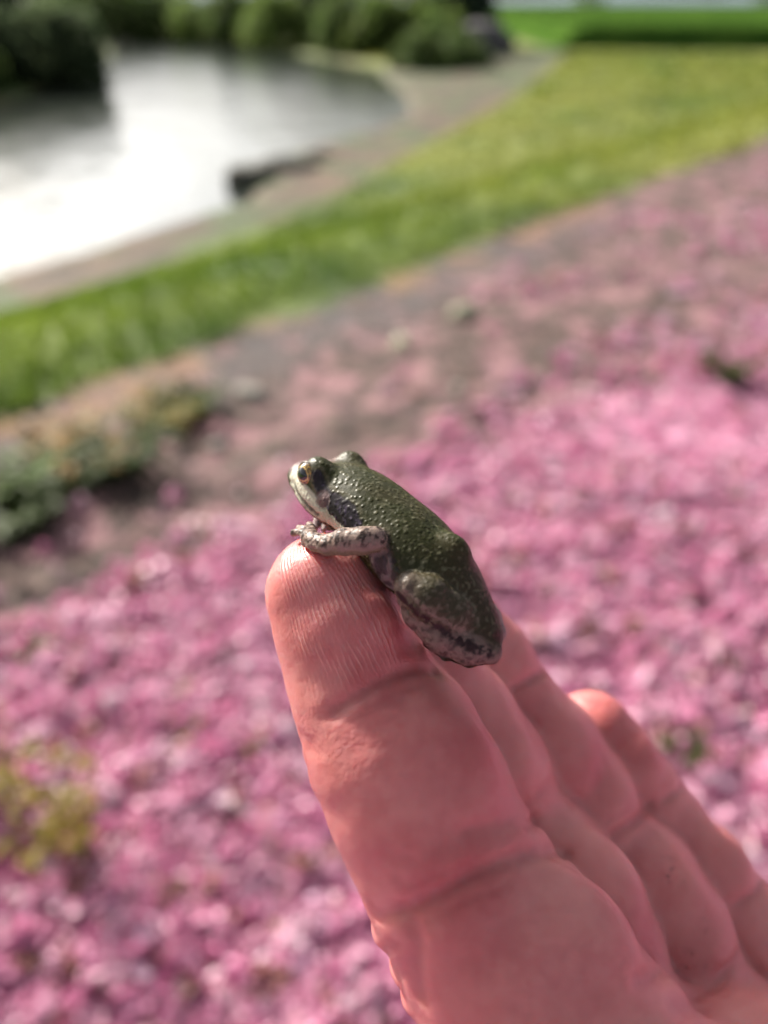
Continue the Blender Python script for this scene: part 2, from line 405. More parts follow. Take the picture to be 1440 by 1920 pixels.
o = obj('boulder', rock_mesh('boulder', (1.5, 1.0, 1.0), 1, st_dark), None, (4.55, 41.5, -0.75))
tag(o, 'large grey boulder on the brown bank below the round dark tree', 'boulder')
for i, (px, py, s, lb) in enumerate([(470, 338, 0.34, 'dark mossy rock at the river edge where the shore juts out'),
                                     (535, 322, 0.36, 'long low dark rock lying along the jutting shore'),
                                     (602, 300, 0.24, 'smaller dark rock at the inner end of the rocky shore')]):
    p = gp(px, py, -1.04)
    o = obj('shore_rock', rock_mesh('shore_rock', (s * (1.5 if i == 1 else 1), s * 0.8, s * 0.6), 3 + i, st_bank), None, p)
    tag(o, lb, 'rock', 'rocks along the shore')
def ground_at(px, py):
    z = 0.0
    for _ in range(12):
        p = gp(px, py, z); z = 0.5 * z + 0.5 * float(height(np.array([p[0]]), np.array([p[1]]))[0])
    return p[0], p[1], z
for i, (px, py, s, mt, lb) in enumerate([(870, 592, 0.070, st_lich, 'pale yellowish stone beside the grey gravel strip, larger of two'),
                                         (752, 648, 0.052, st_lich, 'pale yellowish stone beside the grey gravel strip, smaller of two'),
                                         (470, 742, 0.055, st_pale, 'pale elongated stone on the gravel next to the lawn edge'),
                                         (408, 838, 0.028, st_pale, 'small pale round pebble in the brown mulch'),
                                         (858, 730, 0.022, st_pale, 'tiny whitish pebble in the brown mulch near the pink petals'),
                                         (1400, 1130, 0.012, st_pale, 'whitish pebble lying on the pink petals')]):
    x, y, z = ground_at(px, py)
    o = obj('stone', rock_mesh('stone', (s, s * 0.55, s * 0.42), 11 + i, mt, 16), None, (x, y, z + s * 0.2))
    o.rotation_euler = (0, 0, 0.7 + i)
    tag(o, lb, 'stone')

# ================================================================== GRASS, PETALS, PLANTS
def petal_field(P, Nn, size, tint, seed, cup=0.35):
    """P centres, Nn normals; every petal is a cupped sheet of two quads and a notch"""
    g = np.random.default_rng(seed); n = len(P)
    e = np.cross(Nn, g.normal(size=(n, 3))); e /= np.linalg.norm(e, axis=1)[:, None] + 1e-9
    f = np.cross(Nn, e); s = size[:, None]
    V = np.stack([P - e * s * 0.55, P - e * s * 0.1 + f * s * 0.42 + Nn * s * cup * 0.7, P - e * s * 0.1 - f * s * 0.42 + Nn * s * cup * 0.7,
                  P - e * s * 0.1, P + e * s * 0.5 + f * s * 0.3 + Nn * s * cup, P + e * s * 0.42 + Nn * s * cup * 0.4, P + e * s * 0.5 - f * s * 0.3 + Nn * s * cup], 1)
    base = np.arange(n)[:, None] * 7
    F = np.concatenate([base + np.array([[0, 2, 3, 1]]), base + np.array([[1, 3, 5, 4]]), base + np.array([[3, 2, 6, 5]])])
    return V.reshape(-1, 3), F, np.repeat(tint, 7, axis=0)
m = Mat('cherry_petal_pink')
c = m.attr('tint', 'Color')
m.set(Base_Color=c, Roughness=0.34)
tr = m.n('ShaderNodeBsdfTranslucent', {'Color': c})
ms = m.n('ShaderNodeMixShader', {0: 0.38, 1: m.b.outputs[0], 2: tr.outputs[0]})
m.nt.links.new(ms.outputs[0], m.nt.nodes['Material Output'].inputs['Surface'])
MP = m.m
def petal_tint(n, g, brown=0.0):
    t = g.random((n, 1)); a = np.array([0.82, 0.40, 0.58]); b = np.array([0.91, 0.64, 0.76]); cdk = np.array([0.62, 0.20, 0.38])
    c = np.where(t < 0.5, cdk + (a - cdk) * t * 2, a + (b - a) * (t - 0.5) * 2)
    c = np.where(g.random((n, 1)) < 0.06, [0.90, 0.70, 0.80], c)
    c = np.where(g.random((n, 1)) < 0.07 + brown, [0.42, 0.22, 0.17], c)
    return c * g.uniform(0.85, 1.1, (n, 1))
g = np.random.default_rng(8)
def zone(n, x0, x1, y0, y1, g):
    x = g.uniform(x0, x1, n); y = g.uniform(y0, y1, n); s = NX * x + NY * y
    lim = 1.16 + 0.45 * (noise2(x, y, 2.1, 4) - 0.5) - 0.26 * np.clip(x, -0.5, 3)
    pr = np.where(s < lim, 1.0, 0.75 * smooth((lim + 0.16 - s) / 0.2) + 0.50 * smooth((noise2(x, y, 4.5, 9) - 0.42) / 0.25) * smooth((x + 0.3) / 1.2) + 0.015)
    pr = pr * (s < 1.95) * (0.45 + 0.55 * smooth((noise2(x, y, 9.0, 2) - 0.16) / 0.25))
    k = g.random(n) < pr
    return x[k], y[k]
parts = []; tints = []; off = 0
for (n, x0, x1, y0, y1, kind) in [(7500, -1.3, 1.6, -0.2, 1.9, 'b'), (6500, -2.0, 4.2, 1.6, 6.5, 'b'), (52000, -1.3, 1.6, -0.2, 1.9, 'p'), (62000, -2.2, 5.0, 1.6, 7.0, 'p')]:
    x, y = zone(n, x0, x1, y0, y1, g); z = height(x, y); C = np.stack([x, y, z], 1)
    if kind == 'b':                                  # whole ruffled blossoms, each of 13 petals round its own centre
        q = 13; nb = len(C); r = g.uniform(0.011, 0.020, nb)
        d = g.normal(size=(nb, q, 3)); d[..., 2] = np.abs(d[..., 2]) * 0.8; d /= np.linalg.norm(d, axis=2)[..., None]
        P = (C[:, None] + d * r[:, None, None] + np.array([0, 0, 0.004])).reshape(-1, 3)
        Nn = (d + g.normal(0, 0.45, d.shape)).reshape(-1, 3); Nn /= np.linalg.norm(Nn, axis=1)[:, None]
        T = np.clip(np.repeat(petal_tint(nb, g), q, 0) * g.uniform(0.8, 1.2, (nb * q, 1)), 0, 0.92)
        V, F, T = petal_field(P, Nn, np.repeat(r, q) * g.uniform(0.9, 1.35, nb * q), T, 3)
    else:
        Nn = g.normal(size=C.shape) * [0.5, 0.5, 0.35]; Nn[:, 2] = np.abs(Nn[:, 2]) + 0.55; Nn /= np.linalg.norm(Nn, axis=1)[:, None]
        C[:, 2] += g.uniform(0.002, 0.018, len(C))
        V, F, T = petal_field(C, Nn, g.uniform(0.010, 0.019, len(C)), petal_tint(len(C), g, 0.05), 5, 0.2)
    parts.append((V, F)); tints.append(T)
V, F = join(parts)
o = obj('fallen_petals', mesh_np('fallen_petals', V, F, MP, attrs={'tint': np.concatenate(tints)}))
tag(o, 'carpet of fallen pink cherry petals and blossoms covering the ground', 'petals', kind='stuff')

# lawn
n = 90000
rr = 2.0 + 42 * g.random(n) ** 2.0; an = g.uniform(-0.75, 0.95, n)
x = np.sin(an) * rr; y = np.cos(an) * rr; s = NX * x + NY * y
k = (s > 2.3 + 0.35 * (noise2(x, y, 2.2, 7) - 0.5)) & (sdist(BANK, x, y) > 0.1) & (sdist(RIVER, x, y) > 0.8)
x, y = x[k], y[k]; n = len(x); C = np.stack([x, y, height(x, y)], 1)
h = g.uniform(0.02, 0.05, n)[:, None] * (1 + np.hypot(x, y) / 12)[:, None]; wd = (0.004 + 0.0012 * np.hypot(x, y))[:, None]
e = g.normal(size=(n, 3)) * [1, 1, 0]; e /= np.linalg.norm(e, axis=1)[:, None]; ln = g.normal(0, 0.4, (n, 3)) * [1, 1, 0] + [0, 0, 1]
V = np.stack([C - e * wd - [0, 0, 0.01], C + e * wd - [0, 0, 0.01], C + ln * h + e * wd * 0.3, C + ln * h - e * wd * 0.3], 1).reshape(-1, 3)
m = Mat('lawn_grass_blade'); pos = m.n('ShaderNodeNewGeometry').outputs['Position']; c = lawn_colour(m, pos, m.n('ShaderNodeSeparateXYZ', {0: pos}))
v = m.attr('tint'); c = m.mix(1.0, c, m.n('ShaderNodeCombineColor', {0: v, 1: v, 2: v}).outputs[0], 'MULTIPLY')
m.set(Base_Color=c, Roughness=0.6, Specular_IOR_Level=0.15)
tr = m.n('ShaderNodeBsdfTranslucent', {'Color': c})
ms = m.n('ShaderNodeMixShader', {0: 0.5, 1: m.b.outputs[0], 2: tr.outputs[0]}); m.nt.links.new(ms.outputs[0], m.nt.nodes['Material Output'].inputs['Surface'])
lg = m.m
o = obj('lawn_grass', mesh_np('lawn_grass', V, np.arange(4 * n).reshape(n, 4), lg, False, {'tint': np.repeat(g.uniform(0.75, 1.3, n), 4)}))
tag(o, 'short mown green lawn sloping from the gravel strip to the river bank', 'grass', kind='stuff')

# weeds: stems with real leaves
W_Y = leaf_mat('weed_yellow_green', (0.20, 0.17, 0.026), (0.38, 0.31, 0.060), 0.45, 0.5, 30)
W_G = leaf_mat('weed_green', (0.035, 0.070, 0.012), (0.085, 0.130, 0.024), 0.4, 0.5, 20)
W_B = leaf_mat('weed_bright_green', (0.09, 0.18, 0.015), (0.15, 0.26, 0.030), 0.4, 0.5, 20)
W_O = leaf_mat('leaf_dry_orange', (0.32, 0.19, 0.070), (0.45, 0.29, 0.11), 0.3, 0.6, 20)
W_P = leaf_mat('leaf_dry_pale', (0.45, 0.36, 0.27), (0.60, 0.50, 0.40), 0.3, 0.6, 40)
W_D = leaf_mat('leaf_dark_brown', (0.05, 0.03, 0.045), (0.12, 0.07, 0.08), 0.2, 0.6, 40)
def blade(p0, d, up, L, wd, droop, nseg=5):
    d = d / np.linalg.norm(d); sd = np.cross(d, up); sd /= np.linalg.norm(sd) + 1e-9
    V = []; F = []
    for i in range(nseg + 1):
        t = i / nseg; c = p0 + d * L * t - np.array([0, 0, 1]) * droop * L * t * t
        ww = wd * math.sin(math.pi * min(0.97, 0.08 + 0.92 * t)) ** 0.8
        V += [c - sd * ww + up * ww * 0.25, c, c + sd * ww + up * ww * 0.25]
        if i: b = 3 * (i - 1); F += [(b, b + 1, b + 4, b + 3), (b + 1, b + 2, b + 5, b + 4)]
    return np.array(V), np.array(F)
def weed(px, py, h, spread, nst, nlf, L, wd, mat, label, seed, group=None, name='weed', xyz=None):
    g = np.random.default_rng(seed); x, y, z = ground_at(px, py)
    t = thing(name, label, 'plant', (x, y, z), group); st = []; lf = []; tt = []
    for k in range(nst):
        a = k * 2.4 + g.uniform(-.5, .5); o = np.array([math.cos(a), math.sin(a), 0]) * spread
        hh = h * g.uniform(0.6, 1.0); pts = np.array([o * 0.15 - [0, 0, .01], o * 0.45 + [0, 0, hh * 0.5], o * g.uniform(.6, 1.1) + [0, 0, hh]])
        st.append(tube(pts, [0.0022, 0.0018, 0.001], 5))
        for q in range(nlf):
            f = (q + 0.6) / nlf; p = pts[0] * (1 - f) ** 2 + 2 * pts[1] * f * (1 - f) + pts[2] * f * f
            aa = q * 2.2 + a; d = np.array([math.cos(aa), math.sin(aa), g.uniform(.1, .8)])
            V, F = blade(p, d, np.array([0, 0, 1.0]), L * g.uniform(.7, 1.2), wd * g.uniform(.8, 1.2), g.uniform(.1, .6)); lf.append((V, F)); tt.append(np.full(len(V), g.uniform(.7, 1.25)))
    V, F = join(st); obj('stem', mesh_np('stem', V, F, mat, attrs={'tint': np.ones(len(V))}), t)
    V, F = join(lf); obj('foliage', mesh_np('foliage', V, F, mat, attrs={'tint': np.concatenate(tt)}), t)
    return t
weed(150, 1600, 0.26, 0.060, 6, 8, 0.032, 0.008, W_Y, 'yellow green leafy weed standing in pink petals, tallest of the weeds', 1, name='yellow_weed')
weed(5, 1500, 0.17, 0.060, 6, 7, 0.036, 0.008, W_Y, 'lower yellow green weed beside the tallest yellow weed', 2, name='yellow_weed')
weed(70, 1600, 0.07, 0.055, 5, 5, 0.034, 0.008, W_Y, 'sprawling yellow green weed stems at the foot of the tallest yellow weed', 12, name='yellow_weed')
weed(345, 1375, 0.020, 0.03, 4, 4, 0.018, 0.005, W_Y, 'small ochre weed sprig poking through petals beside the pale dry leaf', 13, name='yellow_weed')
weed(465, 1395, 0.024, 0.03, 4, 4, 0.018, 0.006, W_Y, 'small ochre weed sprig poking through petals, next to the hand', 14, name='yellow_weed')
weed(1355, 712, 0.12, 0.11, 16, 7, 0.055, 0.012, W_G, 'dark green tuft of weed alone in the pink petals', 3, name='green_weed')
weed(65, 1228, 0.03, 0.025, 6, 4, 0.024, 0.007, W_B, 'tiny bright green seedling at the edge of the petals', 4, name='green_weed')
weed(1275, 1420, 0.045, 0.045, 8, 5, 0.03, 0.007, W_G, 'small green weed in the petals directly behind the little finger', 5, name='green_weed')
G3 = 'low green weeds beside the gravel strip'
for i, (px, py, h, sp, mt, lb) in enumerate([
        (30, 985, 0.10, 0.13, W_G, 'green weed clump at the lower end of the weedy strip'),
        (120, 920, 0.12, 0.14, W_G, 'dark green weed clump in the middle of the weedy strip'),
        (40, 930, 0.11, 0.10, W_B, 'brightest lime green weed clump of the weedy strip'),
        (230, 880, 0.12, 0.14, W_G, 'dark green weed clump at the upper end of the weedy strip'),
        (170, 880, 0.08, 0.12, W_O, 'orange dry weed clump behind the dark green clumps'),
        (120, 840, 0.08, 0.14, W_O, 'orange brown withered grass clump next to the lawn edge'),
        (300, 795, 0.08, 0.12, W_Y, 'ochre yellow weed clump between lawn and gravel'),
        (360, 770, 0.07, 0.10, W_G, 'small green weed clump between lawn and gravel')]):
    weed(px, py, h, sp, 15, 7, 0.065, 0.013, mt, lb, 30 + i, G3, 'weed_clump')
def flat_leaf(px, py, L, wd, ang, mat, label, seed):
    x, y, z = ground_at(px, py)
    V, F = blade(np.array([-L / 2, 0, 0.0]), np.array([1, 0, 0.12]), np.array([0, 0, 1.0]), L, wd, 0.12, 6)
    o = obj('fallen_leaf', mesh_np('fallen_leaf', V, F, mat, attrs={'tint': np.ones(len(V))}), None, (x, y, z + 0.020))
    o.rotation_euler = (0.12, 0, ang); tag(o, label, 'leaf')
flat_leaf(345, 1305, 0.062, 0.010, 0.75, W_P, 'pale dry narrow leaf lying on the pink petals', 1)
flat_leaf(1235, 1058, 0.060, 0.012, 0.05, W_D, 'dark leaf shape standing in for a leaf shadow on the pink petals', 2)  # a leaf shadow built as a dark leaf shape
flat_leaf(1095, 945, 0.040, 0.013, 0.4, W_D, 'short dark leaf on the petals behind the frog', 3)
flat_leaf(880, 785, 0.060, 0.02, 0.6, W_D, 'dark leaf at the edge between petals and brown mulch', 4)
flat_leaf(1190, 1255, 0.030, 0.012, 1.2, W_P, 'whitish withered leaf on the petals next to the ring finger', 5)

# ================================================================== SIGNED DISTANCE MODELLING (millimetres, lens at the origin)
def VP(px, py, d): return np.array([(px - 720) / K * d, (960 - py) / K * d, d], float)
def smin(a, b, k):
    h = np.maximum(k - np.abs(a - b), 0) / k
    return np.minimum(a, b) - h * h * k * 0.25
def sd_cone(P, a, b, ra, rb):                          # tapered capsule
    ba = b - a; t = np.clip(((P - a) @ ba) / (ba @ ba + 1e-9), 0, 1)
    return np.sqrt((((P - a) - t[..., None] * ba) ** 2).sum(-1)) - (ra + (rb - ra) * t)
def sd_ell(P, c, A, r):                                # ellipsoid, rows of A its axes
    q = (P - c) @ A.T; r = np.asarray(r, float)
    k0 = np.sqrt(((q / r) ** 2).sum(-1)); k1 = np.sqrt(((q / r ** 2) ** 2).sum(-1)) + 1e-9
    return np.where(k0 < 1e-3, -r.min(), k0 * (k0 - 1) / k1)
class SDF:
    def __init__(s): s.pr = []; s.cr = []
    def cone(s, a, b, ra, rb, k): s.pr.append((lambda P: sd_cone(P, a, b, ra, rb), np.minimum(a, b) - max(ra, rb), np.maximum(a, b) + max(ra, rb), k))
    def ell(s, c, A, r, k): s.pr.append((lambda P: sd_ell(P, c, A, r), c - max(r), c + max(r), k))
    def crease(s, pts, depth, sig): s.cr.append((np.asarray(pts), depth, sig))
    def carve(s, P):
        a = 0
        for pts, dep, sig in s.cr:
            dd = np.full(P.shape[:-1], 1e9)
            for i in range(len(pts) - 1): dd = np.minimum(dd, sd_cone(P, pts[i], pts[i + 1], 0, 0))
            a = a + dep * np.exp(-(dd / sig) ** 2)
        return a
    def __call__(s, P, crease=True):
        D = np.full(P.shape[:-1], 50.0)
        for f, lo, hi, k in s.pr: D = smin(D, f(P), k)
        if crease and s.cr: D = D + s.carve(P)
        return D
    def march(s, px, py, d0, d1=400):                  # first surface point on a line of sight
        v = VP(px, py, 1.0); d = d0
        for _ in range(150):
            e = float(s((v * d)[None], False)[0]); d += e * 0.8
            if abs(e) < 0.01 or d > d1: break
        return v * d
    def mesh(s, lo, hi, h):
        lo = np.asarray(lo, float); n = np.ceil((np.asarray(hi) - lo) / h).astype(int) + 1
        ax = [lo[i] + h * np.arange(n[i]) for i in range(3)]
        D = np.full(n, 50.0, np.float32); M = 5.0
        def sub(l, hh):
            i0 = np.clip(np.floor((l - lo) / h).astype(int), 0, n); i1 = np.clip(np.ceil((hh - lo) / h).astype(int) + 1, 0, n)
            return tuple(slice(i0[q], i1[q]) for q in range(3))
        def grid(sl):
            return np.stack(np.meshgrid(ax[0][sl[0]], ax[1][sl[1]], ax[2][sl[2]], indexing='ij'), -1)
        for f, l, hh, k in s.pr:
            sl = sub(l - M - k, hh + M + k)
            if min(q.stop - q.start for q in sl) <= 0: continue
            D[sl] = smin(D[sl], f(grid(sl)), k)
        for pts, dep, sig in s.cr:
            sl = sub(pts.min(0) - 2.6 * sig, pts.max(0) + 2.6 * sig)
            if min(q.stop - q.start for q in sl) <= 0: continue
            P = grid(sl); dd = np.full(P.shape[:-1], 1e9)
            for i in range(len(pts) - 1): dd = np.minimum(dd, sd_cone(P, pts[i], pts[i + 1], 0, 0))
            D[sl] += dep * np.exp(-(dd / sig) ** 2)
        for a_ in range(3):                            # close the surface at the box
            for e_ in (0, -1):
                sl = [slice(None)] * 3; sl[a_] = e_; D[tuple(sl)] = np.maximum(D[tuple(sl)], 0.2)
        # surface nets
        ins = D < 0
        c8 = [ins[a:n[0] - 1 + a, b:n[1] - 1 + b, c:n[2] - 1 + c] for a in (0, 1) for b in (0, 1) for c in (0, 1)]
        cnt = sum(c.astype(np.int8) for c in c8); act = (cnt > 0) & (cnt < 8)
        I = np.argwhere(act); idx = -np.ones(act.shape, np.int64); idx[act] = np.arange(len(I))
        acc = np.zeros((len(I), 3)); w8 = np.zeros(len(I))
        for a_ in range(3):
            o1, o2 = [q for q in range(3) if q != a_]
            for u_ in (0, 1):
                for v_ in (0, 1):
                    A = I.copy(); A[:, o1] += u_; A[:, o2] += v_; Bq = A.copy(); Bq[:, a_] += 1
                    da = D[A[:, 0], A[:, 1], A[:, 2]]; db_ = D[Bq[:, 0], Bq[:, 1], Bq[:, 2]]
                    x = (da < 0) != (db_ < 0); t = np.where(x, da / np.where(x, da - db_, 1), 0)
                    p = A.astype(float); p[:, a_] += t; acc += p * x[:, None]; w8 += x
        V = lo + h * acc / w8[:, None]
        Fs = []
        for a_ in range(3):
            o1, o2 = (a_ + 1) % 3, (a_ + 2) % 3
            sa = [slice(1, -1)] * 3; sb = [slice(1, -1)] * 3; sa[a_] = slice(0, -1); sb[a_] = slice(1, None)
            x = ins[tuple(sa)] != ins[tuple(sb)]
            E = np.argwhere(x); E[:, o1] += 1; E[:, o2] += 1
            if len(E) == 0: continue
            fl = ins[E[:, 0], E[:, 1], E[:, 2]]
            q = []
            for (u_, v_) in ((1, 1), (0, 1), (0, 0), (1, 0)):
                J = E.copy(); J[:, o1] -= u_; J[:, o2] -= v_; q.append(idx[J[:, 0], J[:, 1], J[:, 2]])
            q = np.stack(q, 1); q[~fl] = q[~fl][:, ::-1]; Fs.append(q[(q >= 0).all(1)])
        F = np.concatenate(Fs)
        return V, F[:, ::-1]                            # the view frame is left-handed
def normals(V, F):
    n = np.cross(V[F[:, 2]] - V[F[:, 0]], V[F[:, 3]] - V[F[:, 1]]); N_ = np.zeros_like(V)
    for i in range(4): np.add.at(N_, F[:, i], n)
    return N_ / (np.linalg.norm(N_, axis=1)[:, None] + 1e-12)
def relax(V, F, it=2, lam=0.5):
    E = np.concatenate([F[:, [i, (i + 1) % 4]] for i in range(4)]); cnt = np.bincount(E[:, 0], minlength=len(V)) + np.bincount(E[:, 1], minlength=len(V))
    for _ in range(it):
        S = np.zeros_like(V)
        for a in range(3):
            S[:, a] = np.bincount(E[:, 0], V[E[:, 1], a], len(V)) + np.bincount(E[:, 1], V[E[:, 0], a], len(V))
        V = V + lam * (S / cnt[:, None] - V)
    return V
# ================================================================== HAND
def px_mm(r, d): return r * d / K
hand = SDF()
def finger(js, k=3.0, first_k=0.35):
    """js: (px, py, distance mm, radius px) from the tip to the knuckle"""
    pts = [VP(a, b, d) for a, b, d, r in js]; rad = [px_mm(r, d) for a, b, d, r in js]
    fs = SDF()
    for i in range(len(pts) - 1): fs.cone(pts[i], pts[i + 1], rad[i], rad[i + 1], k)
    return pts, rad, fs
INDEX = [(612, 1112, 84.0, 114), (640, 1180, 83.8, 121), (664, 1252, 83.5, 127), (694, 1315, 83.0, 140), (738, 1395, 82.3, 162), (784, 1490, 81.6, 170),
         (822, 1575, 81.2, 168), (866, 1655, 80.8, 176), (938, 1765, 80.4, 194), (1006, 1885, 79.8, 218), (1095, 2020, 79.0, 240), (1190, 2190, 79.0, 250)]
MIDDLE = [(765, 1235, 92.0, 98), (800, 1290, 92.5, 112), (846, 1362, 93.2, 124), (905, 1445, 94.0, 122), (948, 1540, 94.8, 112), (1000, 1620, 94.5, 136), (1058, 1712, 94.0, 152), (1100, 1800, 93.5, 146), (1130, 1862, 93.0, 128), (1200, 1990, 91.0, 150), (1330, 2180, 89, 175)]
RING = [(862, 1188, 103.0, 88), (900, 1248, 103.5, 100), (944, 1328, 104.0, 102), (1012, 1412, 104.5, 114), (1076, 1500, 105.0, 111), (1120, 1574, 105.2, 102), (1178, 1660, 104.5, 130), (1228, 1750, 103.8, 138), (1282, 1850, 103.0, 118), (1370, 1975, 99.0, 140), (1480, 2120, 96.0, 155)]
PINKY = [(1108, 1376, 112.5, 80), (1136, 1428, 113.0, 90), (1178, 1490, 113.5, 94), (1236, 1560, 113.5, 90), (1296, 1640, 113.0, 98), (1362, 1725, 112.0, 98), (1440, 1815, 111.0, 102), (1560, 1960, 108.0, 115), (1600, 2060, 106, 125)]
FING = []
for js in (INDEX, MIDDLE, RING, PINKY):
    pts = [VP(a, b, d) for a, b, d, r in js]; rad = [px_mm(r, d) for a, b, d, r in js]
    FING.append((pts, rad))
# each finger is a chain of tapered pieces; fingers touch with only a hair of blending between them
class Group:                                             # a smooth chain used as one primitive
    def __init__(s, pts, rad, k): s.pts, s.rad, s.k = pts, rad, k
    def __call__(s, P):
        D = None
        for i in range(len(s.pts) - 1):
            f = sd_cone(P, s.pts[i], s.pts[i + 1], s.rad[i], s.rad[i + 1])
            D = f if D is None else smin(D, f, s.k)
        return D
for pts, rad in FING:
    a = np.array(pts); r = max(rad)
    hand.pr.append((Group(pts, rad, 1.2), a.min(0) - r, a.max(0) + r, 0.25))
EYE = np.eye(3)
# fleshy pads on the palm side of every finger bone, so that each joint pinches in
def pad(ax_, py0, d, along_, wide, thick, ang, k=1.2, lift=0.0):
    a = math.radians(ang); A = np.stack([[math.sin(a), -math.cos(a), 0], [math.cos(a), math.sin(a), 0], [0, 0, 1.0]])
    s_ = d / K; hand.ell(VP(ax_, py0, d), A, (along_ * s_, wide * s_, thick * s_), k)
pad(660, 1195, 79.2, 98, 98, 62, 20)              # index tip
pad(790, 1462, 77.2, 165, 150, 95, 25)            # index middle bone
pad(1000, 1830, 76.0, 215, 205, 120, 30)          # index first bone
pad(912, 1430, 89.2, 95, 95, 70, 33); pad(1078, 1690, 89.8, 140, 128, 85, 26)
pad(1020, 1412, 99.8, 105, 92, 70, 36); pad(1215, 1708, 99.8, 130, 115, 80, 30)
pad(1165, 1440, 109.5, 80, 72, 55, 38); pad(1325, 1632, 109.5, 100, 80, 60, 38)
# skin folds over the back of the index joints, seen in outline along its left edge
for (px, py, d, r, k) in [(592, 1402, 84.0, 24, 0.8), (612, 1450, 84.0, 26, 1.6), (724, 1738, 81.0, 29, 0.6), (758, 1806, 81.0, 30, 0.6), (776, 1862, 80.5, 26, 0.9)]:
    c = VP(px, py, d); rr = px_mm(r, d); hand.ell(c, EYE, (rr, rr * 0.9, rr * 2.2), k)
# palm: knuckle pads, heel, wrist
pal = lambda px, py, d, r: (VP(px, py, d), px_mm(r, d))
for a, b, k in [((1190, 2190, 79, 250), (1500, 2600, 90, 330), 6), ((1330, 2180, 84, 175), (1650, 2600, 90, 300), 6), ((1480, 2120, 96, 155), (1800, 2560, 96, 290), 6),
                ((1600, 2060, 106, 125), (1900, 2480, 102, 270), 6), ((1190, 2190, 79, 240), (1600, 2060, 106, 125), 6), ((1500, 2600, 90, 330), (1900, 2480, 102, 270), 8),
                ((1600, 2600, 88, 320), (2100, 3150, 105, 330), 8), ((1850, 2520, 99, 270), (2180, 3080, 110, 300), 8), ((2120, 3120, 107, 330), (2700, 3800, 125, 330), 8)]:
    (ca, ra), (cb, rb) = pal(*a), pal(*b); hand.cone(ca, cb, ra, rb, k)
c, r = pal(1400, 2055, 88, 170); hand.ell(c, EYE, (r * 1.25, r, r), 3.0)
# flexion creases, found on the skin along lines of sight
def crease(pxs, dep, sig, d0=55):
    out = []; last = None
    for a, b in pxs:
        p = hand.march(a, b, d0); f = 0.0
        while last is not None and f < 0.95 and (abs(float(hand(p[None], False)[0])) > 0.1 or abs(p[2] - out[-1][2]) > 9):
            f += 0.1; p = hand.march(a + (last[0] - a) * f, b + (last[1] - b) * f, d0)
        if abs(float(hand(p[None], False)[0])) < 0.1: out.append(p); last = (a + ((last[0] - a) * f if last else 0), b + ((last[1] - b) * f if last else 0))
    if len(out) > 1: hand.crease(out, dep, sig)
crease([(628, 1332), (660, 1312), (700, 1288), (745, 1264), (790, 1253), (818, 1258)], 1.7, 0.60)
crease([(600, 1345), (640, 1336)], 0.3, 0.5)
crease([(745, 1712), (800, 1692), (845, 1668), (900, 1638), (960, 1612), (1020, 1596), (1048, 1594), (1064, 1604)], 2.0, 0.66)
crease([(700, 1720), (745, 1712), (790, 1708)], 0.5, 0.6)
crease([(772, 1735), (782, 1775), (776, 1815), (786, 1870)], 1.0, 0.8)
crease([(650, 1352), (700, 1332), (760, 1312)], 0.22, 0.4)
crease([(760, 1672), (830, 1640), (900, 1612)], 0.3, 0.45)
crease([(870, 1560), (930, 1548), (975, 1530)], 0.30, 0.7)
crease([(800, 1728), (880, 1690), (960, 1655)], 0.28, 0.5)
crease([(690, 1325), (740, 1300), (800, 1285)], 0.25, 0.45)
crease([(990, 1548), (1020, 1530), (1052, 1498)], 1.2, 0.6, 84)
crease([(985, 1515), (1010, 1490), (1030, 1470)], 0.35, 0.5, 84)
crease([(1195, 1838), (1225, 1830), (1250, 1812)], 1.2, 0.6, 82)
crease([(966, 1290), (985, 1278), (1030, 1256)], 1.1, 0.55, 92)
crease([(1152, 1566), (1165, 1558), (1185, 1544), (1220, 1508)], 1.3, 0.6, 92)
crease([(1140, 1542), (1168, 1525), (1205, 1490)], 0.3, 0.5, 92)
crease([(1300, 1868), (1340, 1848), (1398, 1775)], 1.3, 0.65, 90)
crease([(1245, 1502), (1266, 1488), (1296, 1455)], 1.0, 0.6, 104)
crease([(1385, 1694), (1412, 1676), (1445, 1640)], 1.0, 0.6, 104)
crease([(1265, 1890), (1340, 1882), (1440, 1872)], 0.9, 0.9, 70)
for (a, b, c_, d_) in [(556, 1378, 588, 1392), (566, 1402, 600, 1410), (690, 1700, 722, 1712), (714, 1780, 752, 1770), (742, 1830, 772, 1820)]:
    crease([(a + 6, b), (c_, d_)], 0.35, 0.35, 70)
HL, HH = VP(560, 1000, 84) * 0 + [-19, -98, 55], np.array([62, 2, 124])
HV, HF = hand.mesh(HL, HH, 0.42)
HV = relax(HV, HF, 3, 0.45)
HN = normals(HV, HF)
HV = HV + HN * (0.12 * (noise3(HV, 0.35) - 0.5) + 0.07 * (noise3(HV, 0.9) - 0.5))[:, None]
